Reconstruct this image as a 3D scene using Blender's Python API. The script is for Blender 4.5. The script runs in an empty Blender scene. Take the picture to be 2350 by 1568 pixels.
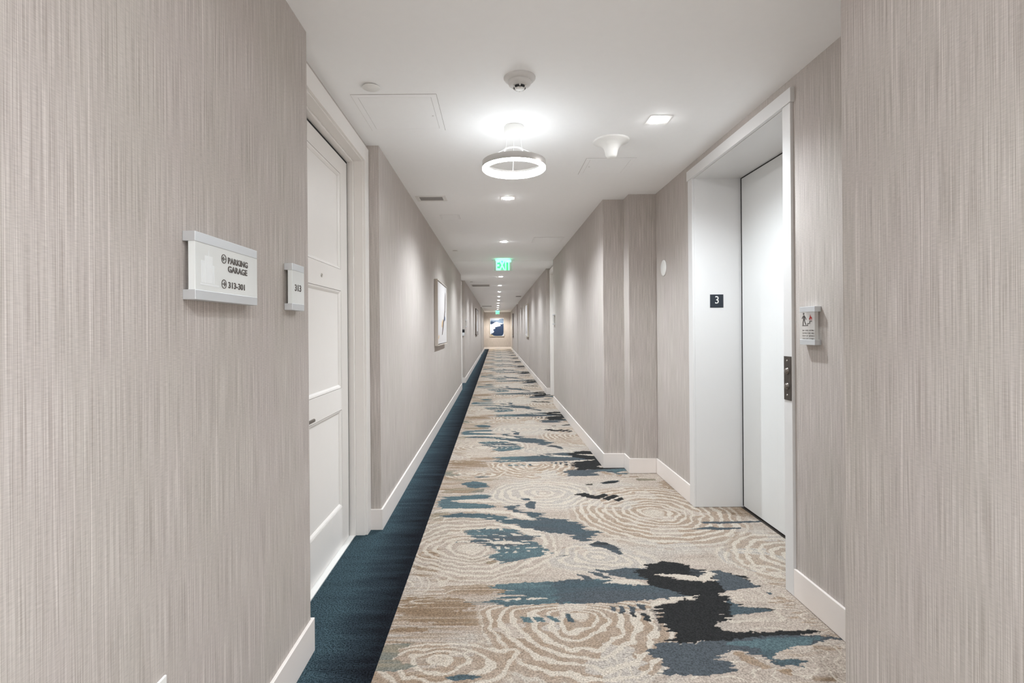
import bpy, bmesh, math, random
import numpy as np
from mathutils import Vector, Matrix, Euler

random.seed(7)
scene = bpy.context.scene
COL = scene.collection
PI = math.pi

# ------------------------------------------------------------------ constants (metres; Y runs down the corridor)
EYE = 1.31
CEIL = 2.53
FPX = 1180.0                     # focal length in pixels of a 2350 px wide frame
ROLL = 0.0075
XL = -0.765                      # left corridor wall
XR = 1.016                       # right corridor wall
XE = 1.455                       # elevator wall
XA = -0.845                      # wall at the back of the left door alcoves
XAR = 1.096                      # the same on the right
YEND = 34.9
YBACK = -3.4
BBH = 0.135
BBT = 0.013

def srgb(r, g, b):
    def f(c):
        c /= 255.0
        return c / 12.92 if c <= 0.04045 else ((c + 0.055) / 1.055) ** 2.4
    return (f(r), f(g), f(b), 1.0)

# ------------------------------------------------------------------ materials
def new_mat(name):
    m = bpy.data.materials.new(name)
    m.use_nodes = True
    nt = m.node_tree
    return m, nt, nt.nodes['Principled BSDF']

def N(nt, typ, **kw):
    n = nt.nodes.new(typ)
    for k, v in kw.items():
        setattr(n, k, v)
    return n

def L(nt, a, b):
    nt.links.new(a, b)

def plain(name, col, rough=0.5, metal=0.0, noise=0.04, scale=60.0, bump=0.0, spec=0.5):
    m, nt, p = new_mat(name)
    p.inputs['Roughness'].default_value = rough
    p.inputs['Metallic'].default_value = metal
    p.inputs['Specular IOR Level'].default_value = spec
    tc = N(nt, 'ShaderNodeNewGeometry')
    nz = N(nt, 'ShaderNodeTexNoise')
    nz.inputs['Scale'].default_value = scale
    nz.inputs['Detail'].default_value = 3.0
    L(nt, tc.outputs['Position'], nz.inputs['Vector'])
    mx = N(nt, 'ShaderNodeMix', data_type='RGBA')
    mx.inputs[6].default_value = tuple(c * (1 - noise) for c in col[:3]) + (1,)
    mx.inputs[7].default_value = tuple(min(1.0, c * (1 + noise)) for c in col[:3]) + (1,)
    L(nt, nz.outputs['Fac'], mx.inputs[0])
    L(nt, mx.outputs[2], p.inputs['Base Color'])
    if bump > 0:
        b = N(nt, 'ShaderNodeBump')
        b.inputs['Strength'].default_value = bump
        b.inputs['Distance'].default_value = 0.001
        L(nt, nz.outputs['Fac'], b.inputs['Height'])
        L(nt, b.outputs['Normal'], p.inputs['Normal'])
    return m

def emitter(name, col, strength):
    m, nt, p = new_mat(name)
    p.inputs['Base Color'].default_value = col
    p.inputs['Emission Color'].default_value = col
    p.inputs['Emission Strength'].default_value = strength
    return m

def wallpaper():
    m, nt, p = new_mat('woven_wallcovering')
    p.inputs['Roughness'].default_value = 0.75
    p.inputs['Specular IOR Level'].default_value = 0.25
    g = N(nt, 'ShaderNodeNewGeometry')
    s = N(nt, 'ShaderNodeSeparateXYZ')
    L(nt, g.outputs['Position'], s.inputs[0])
    u = N(nt, 'ShaderNodeMath', operation='ADD')
    L(nt, s.outputs['X'], u.inputs[0]); L(nt, s.outputs['Y'], u.inputs[1])

    def strand(su, sz, detail=2.0, seed=0.0):
        mu = N(nt, 'ShaderNodeMath', operation='MULTIPLY'); mu.inputs[1].default_value = su
        mz = N(nt, 'ShaderNodeMath', operation='MULTIPLY'); mz.inputs[1].default_value = sz
        L(nt, u.outputs[0], mu.inputs[0]); L(nt, s.outputs['Z'], mz.inputs[0])
        c = N(nt, 'ShaderNodeCombineXYZ')
        L(nt, mu.outputs[0], c.inputs[0]); L(nt, mz.outputs[0], c.inputs[1])
        c.inputs[2].default_value = seed
        t = N(nt, 'ShaderNodeTexNoise')
        t.inputs['Scale'].default_value = 1.0
        t.inputs['Detail'].default_value = detail
        L(nt, c.outputs[0], t.inputs['Vector'])
        return t.outputs['Fac']

    def ramp(src, stops):
        r = N(nt, 'ShaderNodeValToRGB')
        e = r.color_ramp.elements
        e[0].position, e[0].color = stops[0]
        e[1].position, e[1].color = stops[1]
        for q, c in stops[2:]:
            x = e.new(q); x.color = c
        L(nt, src, r.inputs[0])
        return r.outputs['Color']

    fine = strand(430, 4.0, 2.0, 1.0)
    mid = strand(110, 2.2, 3.0, 5.0)
    broad = strand(5, 1.6, 2.0, 9.0)
    slub = strand(120, 1.6, 0.5, 13.0)
    weft = strand(60, 620, 1.0, 17.0)
    base = ramp(fine, [(0.30, srgb(145, 135, 128)), (0.68, srgb(213, 206, 201)), ])
    base2 = ramp(mid, [(0.30, srgb(167, 157, 150)), (0.70, srgb(203, 196, 191))])
    hue = ramp(broad, [(0.35, srgb(187, 182, 173)), (0.65, srgb(190, 181, 177))])
    m1 = N(nt, 'ShaderNodeMix', data_type='RGBA'); m1.inputs[0].default_value = 0.20
    L(nt, base, m1.inputs[6]); L(nt, base2, m1.inputs[7])
    m2 = N(nt, 'ShaderNodeMix', data_type='RGBA'); m2.inputs[0].default_value = 0.3
    L(nt, m1.outputs[2], m2.inputs[6]); L(nt, hue, m2.inputs[7])
    sl = ramp(slub, [(0.675, (0, 0, 0, 1)), (0.72, (1, 1, 1, 1))])
    slm = N(nt, 'ShaderNodeMath', operation='MULTIPLY'); slm.inputs[1].default_value = 0.5
    L(nt, sl, slm.inputs[0])
    m3 = N(nt, 'ShaderNodeMix', data_type='RGBA')
    L(nt, slm.outputs[0], m3.inputs[0])
    L(nt, m2.outputs[2], m3.inputs[6]); m3.inputs[7].default_value = srgb(222, 214, 209)
    wf = ramp(weft, [(0.3, (0.82, 0.82, 0.82, 1)), (0.7, (1.04, 1.04, 1.04, 1))])
    m4 = N(nt, 'ShaderNodeMix', data_type='RGBA', blend_type='MULTIPLY'); m4.inputs[0].default_value = 0.7
    L(nt, m3.outputs[2], m4.inputs[6]); L(nt, wf, m4.inputs[7])
    L(nt, m4.outputs[2], p.inputs['Base Color'])
    b = N(nt, 'ShaderNodeBump'); b.inputs['Strength'].default_value = 0.18; b.inputs['Distance'].default_value = 0.001
    L(nt, fine, b.inputs['Height']); L(nt, b.outputs['Normal'], p.inputs['Normal'])
    return m

def carpet_mat(name, border):
    m, nt, p = new_mat(name)
    p.inputs['Roughness'].default_value = 0.95
    p.inputs['Specular IOR Level'].default_value = 0.05
    g = N(nt, 'ShaderNodeNewGeometry')
    tuft = N(nt, 'ShaderNodeTexNoise'); tuft.inputs['Scale'].default_value = 150.0
    tuft.inputs['Detail'].default_value = 3.0; tuft.inputs['Roughness'].default_value = 0.65
    L(nt, g.outputs['Position'], tuft.inputs['Vector'])
    r = N(nt, 'ShaderNodeMapRange')
    r.inputs[1].default_value = 0.32; r.inputs[2].default_value = 0.68
    r.inputs[3].default_value = 0.05 if border else 0.55; r.inputs[4].default_value = 2.0 if border else 1.35
    L(nt, tuft.outputs['Fac'], r.inputs[0])
    if border:
        s = N(nt, 'ShaderNodeSeparateXYZ'); L(nt, g.outputs['Position'], s.inputs[0])
        mp = N(nt, 'ShaderNodeMapping'); mp.inputs['Scale'].default_value = (2.2, 16.0, 1.0)
        L(nt, g.outputs['Position'], mp.inputs[0])
        st = N(nt, 'ShaderNodeTexNoise'); st.inputs['Scale'].default_value = 1.0; st.inputs['Detail'].default_value = 5.0
        L(nt, mp.outputs[0], st.inputs['Vector'])
        # ombre across the width of the strip: navy-teal at the wall, near black at the inner edge
        w = N(nt, 'ShaderNodeMapRange')
        w.inputs[1].default_value = -0.76; w.inputs[2].default_value = -0.50
        w.inputs[3].default_value = 0.0; w.inputs[4].default_value = 1.0
        L(nt, s.outputs['X'], w.inputs[0])
        nm = N(nt, 'ShaderNodeMath', operation='MULTIPLY_ADD'); nm.inputs[1].default_value = 1.1; nm.inputs[2].default_value = -0.55
        L(nt, st.outputs['Fac'], nm.inputs[0])
        ad = N(nt, 'ShaderNodeMath', operation='ADD'); ad.use_clamp = True
        L(nt, w.outputs[0], ad.inputs[0]); L(nt, nm.outputs[0], ad.inputs[1])
        cr = N(nt, 'ShaderNodeValToRGB'); e = cr.color_ramp.elements
        e[0].position = 0.0; e[0].color = srgb(56, 72, 79)
        e[1].position = 1.0; e[1].color = srgb(22, 25, 30)
        x = e.new(0.45); x.color = srgb(42, 52, 59)
        L(nt, ad.outputs[0], cr.inputs[0])
        src = cr.outputs['Color']
    else:
        at = N(nt, 'ShaderNodeAttribute'); at.attribute_name = 'yarn'
        src = at.outputs['Color']
    mx = N(nt, 'ShaderNodeVectorMath', operation='SCALE')
    L(nt, src, mx.inputs[0]); L(nt, r.outputs[0], mx.inputs['Scale'])
    L(nt, mx.outputs[0], p.inputs['Base Color'])
    b = N(nt, 'ShaderNodeBump'); b.inputs['Strength'].default_value = 0.5; b.inputs['Distance'].default_value = 0.004
    L(nt, tuft.outputs['Fac'], b.inputs['Height']); L(nt, b.outputs['Normal'], p.inputs['Normal'])
    return m

def acrylic(name, col, clear):
    m, nt, p = new_mat(name)
    p.inputs['Base Color'].default_value = col
    p.inputs['Roughness'].default_value = 0.12
    p.inputs['Specular IOR Level'].default_value = 0.6
    t = N(nt, 'ShaderNodeBsdfTransparent')
    t.inputs['Color'].default_value = (0.97, 0.985, 0.98, 1)
    mix = N(nt, 'ShaderNodeMixShader')
    out = nt.nodes['Material Output']
    g = N(nt, 'ShaderNodeNewGeometry')
    nz = N(nt, 'ShaderNodeTexNoise'); nz.inputs['Scale'].default_value = 9.0
    L(nt, g.outputs['Position'], nz.inputs['Vector'])
    mr = N(nt, 'ShaderNodeMapRange'); mr.inputs[3].default_value = clear - 0.06; mr.inputs[4].default_value = clear + 0.06
    L(nt, nz.outputs['Fac'], mr.inputs[0])
    L(nt, mr.outputs[0], mix.inputs[0])
    L(nt, p.outputs[0], mix.inputs[1]); L(nt, t.outputs[0], mix.inputs[2])
    L(nt, mix.outputs[0], out.inputs['Surface'])
    return m

def brushed(name, col, rough=0.35):
    m, nt, p = new_mat(name)
    p.inputs['Metallic'].default_value = 0.7
    g = N(nt, 'ShaderNodeNewGeometry')
    mp = N(nt, 'ShaderNodeMapping'); mp.inputs['Scale'].default_value = (40, 40, 900)
    L(nt, g.outputs['Position'], mp.inputs[0])
    nz = N(nt, 'ShaderNodeTexNoise'); nz.inputs['Scale'].default_value = 1.0
    L(nt, mp.outputs[0], nz.inputs['Vector'])
    mr = N(nt, 'ShaderNodeMapRange'); mr.inputs[3].default_value = rough - 0.06; mr.inputs[4].default_value = rough + 0.1
    L(nt, nz.outputs['Fac'], mr.inputs[0]); L(nt, mr.outputs[0], p.inputs['Roughness'])
    p.inputs['Base Color'].default_value = col
    return m

M = {}
M['wall'] = wallpaper()
M['ceiling'] = plain('ceiling_paint', srgb(245, 245, 245), 0.8, noise=0.012, scale=25, bump=0.03, spec=0.2)
M['base'] = plain('baseboard_paint', srgb(231, 224, 219), 0.45, noise=0.012, scale=15)
M['doorp'] = plain('door_paint', srgb(230, 226, 222), 0.42, noise=0.012, scale=15)
M['lift'] = plain('lift_enamel', srgb(216, 215, 214), 0.34, noise=0.008, scale=10)
M['liftdoor'] = plain('lift_door_enamel', srgb(216, 217, 216), 0.26, noise=0.008, scale=10)
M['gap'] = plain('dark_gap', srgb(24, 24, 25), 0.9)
M['carpet'] = carpet_mat('patterned_carpet', False)
M['border'] = carpet_mat('border_carpet', True)
M['white'] = plain('white_plastic', srgb(233, 232, 229), 0.4, noise=0.01)
M['offwhite'] = plain('offwhite_plastic', srgb(212, 210, 208), 0.5, noise=0.01)
M['joint'] = plain('ceiling_joint', srgb(205, 204, 202), 0.9)
M['line'] = plain('panel_reveal', srgb(150, 143, 138), 0.9)
M['black'] = plain('black_plastic', srgb(26, 28, 32), 0.45)
M['plate'] = plain('black_plate', srgb(28, 36, 46), 0.4)
M['alu'] = brushed('brushed_aluminium', srgb(218, 221, 224), 0.42)
M['alud'] = brushed('aluminium_end', srgb(176, 172, 168), 0.42)
M['bronze'] = brushed('dark_bronze', srgb(92, 86, 81), 0.38)
M['bronze2'] = brushed('button_bronze', srgb(128, 121, 115), 0.28)
M['chrome'] = brushed('chrome', srgb(200, 196, 188), 0.15)
M['nickel'] = brushed('satin_nickel', srgb(120, 114, 108), 0.3)
M['frost'] = acrylic('frosted_acrylic', srgb(236, 239, 238), 0.10)
M['clear'] = acrylic('clear_acrylic', srgb(232, 228, 224), 0.60)
M['etch'] = plain('etched_white', srgb(231, 234, 235), 0.4)
M['letters'] = plain('grey_letters', srgb(92, 86, 82), 0.5)
M['icon'] = plain('dark_pictogram', srgb(74, 69, 66), 0.5)
M['red'] = plain('red_flame', srgb(214, 40, 34), 0.5)
M['ring'] = brushed('ring_metal', srgb(196, 192, 188), 0.36)
M['glow'] = emitter('ring_diffuser', (0.91, 0.965, 1.0, 1), 6.0)
M['glowin'] = emitter('ring_inner_diffuser', (0.91, 0.965, 1.0, 1), 1.4)
M['glowtop'] = emitter('ring_uplight', (0.91, 0.965, 1.0, 1), 0.8)
M['cable'] = plain('white_cable', srgb(240, 240, 238), 0.4)
M['lens'] = emitter('downlight_lens', (0.97, 0.98, 1.0, 1), 22.0)
M['grille'] = plain('grey_grille', srgb(150, 146, 143), 0.6)
M['grillef'] = plain('grille_frame', srgb(228, 226, 223), 0.5)
M['exitletter'] = emitter('exit_letters', (0.40, 1.0, 0.74, 1), 0.115)
M['exitback'] = emitter('exit_backing', (0.08, 1.0, 0.46, 1), 0.035)
M['exitclear'] = acrylic('exit_panel', srgb(210, 235, 222), 0.86)
M['frame'] = plain('painting_frame', srgb(186, 176, 166), 0.5, noise=0.05, scale=80)
M['frame2'] = plain('pale_frame', srgb(214, 206, 192), 0.5)
M['framed'] = plain('brown_frame', srgb(88, 74, 64), 0.5)
M['canvas'] = plain('white_canvas', srgb(196, 192, 191), 0.7, noise=0.03, scale=30)
M['ink'] = plain('brown_paint', srgb(74, 58, 50), 0.6, noise=0.25, scale=60)
M['blue'] = plain('blue_paint', srgb(96, 110, 140), 0.6, noise=0.2, scale=60)
M['gold'] = plain('ochre_paint', srgb(196, 164, 116), 0.6, noise=0.2, scale=60)
M['navy'] = plain('navy_paint', srgb(26, 48, 78), 0.5, noise=0.25, scale=5)
M['slate'] = plain('slate_paint', srgb(104, 124, 148), 0.6, noise=0.35, scale=7)
M['sand'] = plain('pale_paint', srgb(180, 189, 204), 0.6, noise=0.06, scale=5)
M['khaki'] = plain('khaki_paint', srgb(150, 140, 116), 0.6, noise=0.2, scale=8)
M['scrib'] = plain('grey_paint', srgb(150, 146, 148), 0.6, noise=0.2, scale=30)
M['taupe'] = plain('taupe_paint', srgb(190, 176, 160), 0.6, noise=0.2, scale=20)

# ------------------------------------------------------------------ mesh helpers
class MB:
    def __init__(self):
        self.bm = bmesh.new()

    def box(self, x0, x1, y0, y1, z0, z1, mi=0):
        v = [self.bm.verts.new(c) for c in
             [(x0, y0, z0), (x1, y0, z0), (x1, y1, z0), (x0, y1, z0), (x0, y0, z1), (x1, y0, z1), (x1, y1, z1), (x0, y1, z1)]]
        for q in [(0, 3, 2, 1), (4, 5, 6, 7), (0, 1, 5, 4), (1, 2, 6, 5), (2, 3, 7, 6), (3, 0, 4, 7)]:
            f = self.bm.faces.new([v[i] for i in q]); f.material_index = mi
        return self

    def prism(self, pts, o, ex, ey, depth, mi=0):
        """polygon pts (2-D) in the plane o + a*ex + b*ey, extruded along ex x ey by depth"""
        o, ex, ey = Vector(o), Vector(ex), Vector(ey)
        n = ex.cross(ey).normalized() * depth
        a = [self.bm.verts.new(o + ex * p[0] + ey * p[1]) for p in pts]
        b = [self.bm.verts.new(o + ex * p[0] + ey * p[1] + n) for p in pts]
        fs = [self.bm.faces.new(list(reversed(a))), self.bm.faces.new(b)]
        k = len(pts)
        for i in range(k):
            fs.append(self.bm.faces.new([a[i], a[(i + 1) % k], b[(i + 1) % k], b[i]]))
        for f in fs:
            f.material_index = mi
        return self

    def lathe(self, prof, c, axis=(0, 0, 1), seg=48, mi=0, smooth=True):
        """profile of (radius, height) swept round axis through c"""
        ax = Vector(axis).normalized()
        e1 = ax.orthogonal().normalized(); e2 = ax.cross(e1)
        c = Vector(c)
        rows = []
        for r, h in prof:
            if r < 1e-6:
                rows.append([self.bm.verts.new(c + ax * h)])
            else:
                rows.append([self.bm.verts.new(c + ax * h + (e1 * math.cos(2 * PI * i / seg) + e2 * math.sin(2 * PI * i / seg)) * r) for i in range(seg)])
        for a, b in zip(rows[:-1], rows[1:]):
            for i in range(seg):
                j = (i + 1) % seg
                va = [a[0]] if len(a) == 1 else [a[i], a[j]]
                vb = [b[0]] if len(b) == 1 else [b[j], b[i]]
                if len(va) + len(vb) < 3:
                    continue
                f = self.bm.faces.new(va + vb); f.material_index = mi; f.smooth = smooth
        return self

    def tube(self, pts, r, seg=8, mi=0):
        pts = [Vector(p) for p in pts]
        rows = []
        for i, p in enumerate(pts):
            t = (pts[min(i + 1, len(pts) - 1)] - pts[max(i - 1, 0)]).normalized()
            e1 = t.orthogonal().normalized(); e2 = t.cross(e1)
            rows.append([self.bm.verts.new(p + (e1 * math.cos(2 * PI * k / seg) + e2 * math.sin(2 * PI * k / seg)) * r) for k in range(seg)])
        for a, b in zip(rows[:-1], rows[1:]):
            for k in range(seg):
                f = self.bm.faces.new([a[k], a[(k + 1) % seg], b[(k + 1) % seg], b[k]]); f.smooth = True; f.material_index = mi
        for e in (list(reversed(rows[0])), rows[-1]):
            f = self.bm.faces.new(e); f.material_index = mi
        return self

    def torus(self, c, R, r, seg=64, s2=10, mi=0):
        c = Vector(c); rows = []
        for i in range(seg):
            a = 2 * PI * i / seg
            d = Vector((math.cos(a), math.sin(a), 0))
            rows.append([self.bm.verts.new(c + d * (R + r * math.cos(2 * PI * k / s2)) + Vector((0, 0, r * math.sin(2 * PI * k / s2)))) for k in range(s2)])
        for i in range(seg):
            a, b = rows[i], rows[(i + 1) % seg]
            for k in range(s2):
                f = self.bm.faces.new([a[k], b[k], b[(k + 1) % s2], a[(k + 1) % s2]]); f.smooth = True; f.material_index = mi
        return self

    def build(self, name, mats, parent=None, bevel=0.0, keep_normals=False):
        if not keep_normals:
            bmesh.ops.recalc_face_normals(self.bm, faces=self.bm.faces[:])
        off = Vector((0, 0, 0))
        if parent is not None:
            off = world_loc(parent)
            bmesh.ops.translate(self.bm, verts=self.bm.verts[:], vec=-off)
        me = bpy.data.meshes.new(name)
        self.bm.to_mesh(me); self.bm.free()
        for m in (mats if isinstance(mats, (list, tuple)) else [mats]):
            me.materials.append(m)
        o = bpy.data.objects.new(name, me)
        COL.objects.link(o)
        if parent is not None:
            o.parent = parent
        if bevel > 0:
            b = o.modifiers.new('soft_edges', 'BEVEL'); b.width = bevel; b.segments = 2; b.limit_method = 'ANGLE'
        return o

def world_loc(o):
    v = Vector(o.location)
    while o.parent is not None:
        o = o.parent
        v = v + Vector(o.location)
    return v

def tag(o, label=None, cat=None, group=None, kind=None):
    if label: o['label'] = label
    if cat: o['category'] = cat
    if group: o['group'] = group
    if kind: o['kind'] = kind
    return o

def thing(name, loc, label, cat, group=None, kind=None):
    o = bpy.data.objects.new(name, None)
    o.empty_display_size = 0.05
    COL.objects.link(o)
    o.location = loc
    return tag(o, label, cat, group, kind)

def dup(root, loc, label):
    r = root.copy(); COL.objects.link(r); r.location = loc; r['label'] = label
    for ch in list(root.children):
        c = ch.copy(); COL.objects.link(c); c.parent = r
        for g in list(ch.children):
            d = g.copy(); COL.objects.link(d); d.parent = c
    return r

def lettering(name, body, cap, o, ex, ey, mat, parent, depth=0.002, width=1.0, bold=0.0, align='LEFT', spacing=1.0):
    """solid letters: cap = capital height, o = left (or middle) of the baseline, ex/ey = reading and up directions"""
    cu = bpy.data.curves.new(name, 'FONT')
    cu.body = body; cu.size = 1.0; cu.extrude = 0.0; cu.offset = bold; cu.align_x = align
    cu.space_character = spacing
    cu.resolution_u = 3
    to = bpy.data.objects.new(name, cu); COL.objects.link(to)
    dg = bpy.context.evaluated_depsgraph_get(); dg.update()
    me = bpy.data.meshes.new_from_object(to.evaluated_get(dg))
    bpy.data.objects.remove(to); bpy.data.curves.remove(cu)
    bm = bmesh.new(); bm.from_mesh(me)
    bmesh.ops.remove_doubles(bm, verts=bm.verts[:], dist=1e-5)
    r = bmesh.ops.extrude_face_region(bm, geom=bm.faces[:])
    ex, ey = Vector(ex), Vector(ey); n = ex.cross(ey).normalized()
    k = cap / 0.70
    top = set(v for v in r['geom'] if isinstance(v, bmesh.types.BMVert))
    off = world_loc(parent) if parent is not None else Vector((0, 0, 0))
    for v in bm.verts:
        p = Vector(o) + ex * (v.co.x * k * width) + ey * (v.co.y * k)
        if v in top: p = p + n * depth
        v.co = p - off
    bmesh.ops.recalc_face_normals(bm, faces=bm.faces[:])
    bm.to_mesh(me); bm.free()
    me.materials.clear(); me.materials.append(mat)
    ob = bpy.data.objects.new(name, me); COL.objects.link(ob)
    if parent is not None: ob.parent = parent
    return ob

# ------------------------------------------------------------------ the shell: walls
AL = [(2.098, 3.39), (11.35, 12.72), (25.95, 27.3), (33.45, 34.78)]        # left door alcoves
AR = [(9.06, 10.33), (23.35, 24.7)]                                          # right door alcoves
DW, DH = 1.045, 2.405                                                         # rough door opening

def opening(a0, a1):                                                         # opening in an alcove: hinge side 90 mm from the far return
    return a1 - 0.09 - DW, a1 - 0.09

w = MB()
y = YBACK
for a0, a1 in AL:
    w.box(-1.25, XL, y, a0, 0, CEIL)
    o0, o1 = opening(a0, a1)
    w.box(-1.25, XA, a0, o0, 0, CEIL)
    w.box(-1.25, XA, o1, a1, 0, CEIL)
    w.box(-1.25, XA, o0, o1, DH, CEIL)
    w.box(-1.25, -1.05, o0, o1, 0, DH)
    y = a1
w.box(-1.25, XL, y, YEND + 0.15, 0, CEIL)
tag(w.build('wall_left', M['wall']), 'left corridor wall in woven taupe wallcovering with door alcoves', 'wall', kind='structure')

EJ0, EI0, EI1, EJ1 = 2.505, 2.572, 3.765, 3.843        # lift frame: outer / inner edges along Y
XD = 1.795                                                # lift door face
HEADI, HEADO = 2.408, 2.478
w = MB()
w.box(XR, 2.1, YBACK, 1.504, 0, CEIL)
w.box(XE, 2.1, 1.504, EI0, 0, CEIL)
w.box(XE, 2.1, EI1, 4.665, 0, CEIL)
w.box(XE, 2.1, EI0, EI1, HEADI, CEIL)
w.box(XD + 0.06, 2.1, EI0, EI1, 0, HEADI)
w.box(1.211, 2.1, 4.665, 4.853, 0, CEIL)
y = 4.853
for a0, a1 in AR:
    w.box(XR, 1.5, y, a0, 0, CEIL)
    o0, o1 = opening(a0, a1)
    w.box(XAR, 1.5, a0, o0, 0, CEIL)
    w.box(XAR, 1.5, o1, a1, 0, CEIL)
    w.box(XAR, 1.5, o0, o1, DH, CEIL)
    w.box(1.30, 1.5, o0, o1, 0, DH)
    y = a1
w.box(XR, 1.5, y, YEND + 0.15, 0, CEIL)
tag(w.build('wall_right', M['wall']), 'right corridor wall in woven taupe wallcovering stepping back round the lift', 'wall', kind='structure')

tag(MB().box(-1.25, 1.5, YEND, YEND + 0.15, 0, CEIL).build('wall_end', M['wall']), 'far end wall of the corridor behind the navy painting', 'wall', kind='structure')
tag(MB().box(-1.25, 2.1, YBACK - 0.15, YBACK, 0, CEIL).build('wall_back', M['wall']), 'corridor wall behind the viewpoint', 'wall', kind='structure')
ceil_o = MB().box(-1.25, 2.1, YBACK - 0.15, YEND + 0.15, CEIL, CEIL + 0.15).build('ceiling', M['ceiling'])
tag(ceil_o, 'smooth off-white painted corridor ceiling', 'ceiling', kind='structure')
MB().box(XL, XR, 9.108, 9.112, CEIL - 0.0008, CEIL + 0.01).build('control_joint', M['joint'], ceil_o)
soff = MB().box(XL, XR, YEND - 0.05, YEND, CEIL - 0.028, CEIL).build('ceiling_trim', M['ceiling'], ceil_o)

# ------------------------------------------------------------------ baseboards
b = MB()
T = BBT
b.box(XL, XL + T, YBACK, AL[0][0] + T, 0, BBH)
for i, (a0, a1) in enumerate(AL):
    b.box(XA, XL, a0, a0 + T, 0, BBH)
    nxt = AL[i + 1][0] + T if i + 1 < len(AL) else YEND
    b.box(XL, XL + T, a1 - T, nxt, 0, BBH)
    b.box(XA, XL, a1 - T, a1, 0, BBH)
tag(b.build('baseboard_left', M['base'], bevel=0.002), 'painted baseboard along the left wall', 'baseboard', kind='structure')
b = MB()
b.box(XR - T, XR, YBACK, 1.504 + T, 0, BBH)
b.box(XR, XE, 1.504, 1.504 + T, 0, BBH)
b.box(XE - T, XE, 1.504 + T, EJ0, 0, BBH)
b.box(XE - T, XE, EJ1, 4.665, 0, BBH)
b.box(1.211 - T, XE - T, 4.665 - T, 4.665, 0, BBH)
b.box(1.211 - T, 1.211, 4.665, 4.853, 0, BBH)
b.box(XR - T, 1.211 - T, 4.853 - T, 4.853, 0, BBH)
y = 4.853
for i, (a0, a1) in enumerate(AR):
    b.box(XR - T, XR, y, a0 + T, 0, BBH)
    b.box(XR, XAR, a0, a0 + T, 0, BBH)
    b.box(XR, XAR, a1 - T, a1, 0, BBH)
    y = a1 - T
b.box(XR - T, XR, y, YEND, 0, BBH)
tag(b.build('baseboard_right', M['base'], bevel=0.002), 'painted baseboard along the right wall and round the pilasters', 'baseboard', kind='structure')
tag(MB().box(XL, XR, YEND - T, YEND, 0, BBH).build('baseboard_end', M['base'], bevel=0.002), 'painted baseboard below the navy painting at the corridor end', 'baseboard', kind='structure')

# ------------------------------------------------------------------ carpet
PER = 2.643                      # the woven design repeats along the corridor
XF0, XF1 = -0.475, 1.85

def floor_pt(px, py):
    dx, dy = px - 1138.0, py - 757.0
    a, bb = dx - ROLL * dy, dy + ROLL * dx
    Z = EYE * FPX / bb
    return a / FPX * Z, Z

def lat_noise(x, z, cx, cz, seed, octaves=1):
    """smooth value noise, periodic along z with the carpet repeat; cell sizes cx, cz"""
    out = np.zeros_like(x); amp = 1.0; tot = 0.0
    for o in range(octaves):
        nz = max(1, int(round(PER / cz))); nx = 4096
        rng = np.random.RandomState(seed + o * 31)
        nxx = int(3.2 / cx) + 6
        tab = rng.rand(nxx, nz)
        fx = (x + 0.8) / cx; fz = z / PER * nz
        ix = np.floor(fx).astype(int); iz = np.floor(fz).astype(int)
        tx = fx - ix; tz = fz - iz
        tx = tx * tx * (3 - 2 * tx); tz = tz * tz * (3 - 2 * tz)
        ix = np.clip(ix, 0, nxx - 2); iz0 = iz % nz; iz1 = (iz + 1) % nz
        v = (tab[ix, iz0] * (1 - tx) + tab[ix + 1, iz0] * tx) * (1 - tz) + (tab[ix, iz1] * (1 - tx) + tab[ix + 1, iz1] * tx) * tz
        out += v * amp; tot += amp
        amp *= 0.5; cx *= 0.5; cz *= 0.5
    return out / tot

def inside(poly, x, z):
    r = np.zeros(x.shape, bool)
    px = np.array([p[0] for p in poly]); pz = np.array([p[1] for p in poly])
    sel = (x >= px.min()) & (x <= px.max()) & (z >= pz.min()) & (z <= pz.max())
    if not sel.any():
        return r
    xs, zs = x[sel], z[sel]
    c = np.zeros(xs.shape, bool)
    j = len(poly) - 1
    for i in range(len(poly)):
        if pz[i] != pz[j]:
            k = ((pz[i] > zs) != (pz[j] > zs)) & (xs < (px[j] - px[i]) * (zs - pz[i]) / (pz[j] - pz[i]) + px[i])
            c ^= k
        j = i
    r[sel] = c
    return r

def c1(pts): return [floor_pt(840 + a / 3.2125, 1080 + q / 3.2125) for a, q in pts]
def c2(pts): return [floor_pt(1240 + a / 3.2129, 1080 + q / 3.2129) for a, q in pts]

def lin(r, g, bb): return np.array(srgb(r, g, bb)[:3])
BONE, BONE2, GREY = lin(170, 158, 147), lin(159, 147, 136), lin(164, 158, 151)
TAN, BROWN, CREAM = lin(147, 129, 112), lin(125, 105, 85), lin(186, 176, 163)
SLATE, CHAR, TEAL, DTEAL = lin(76, 81, 85), lin(44, 44, 44), lin(85, 102, 106), lin(71, 83, 88)
OLIVE = lin(131, 123, 108)

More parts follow.
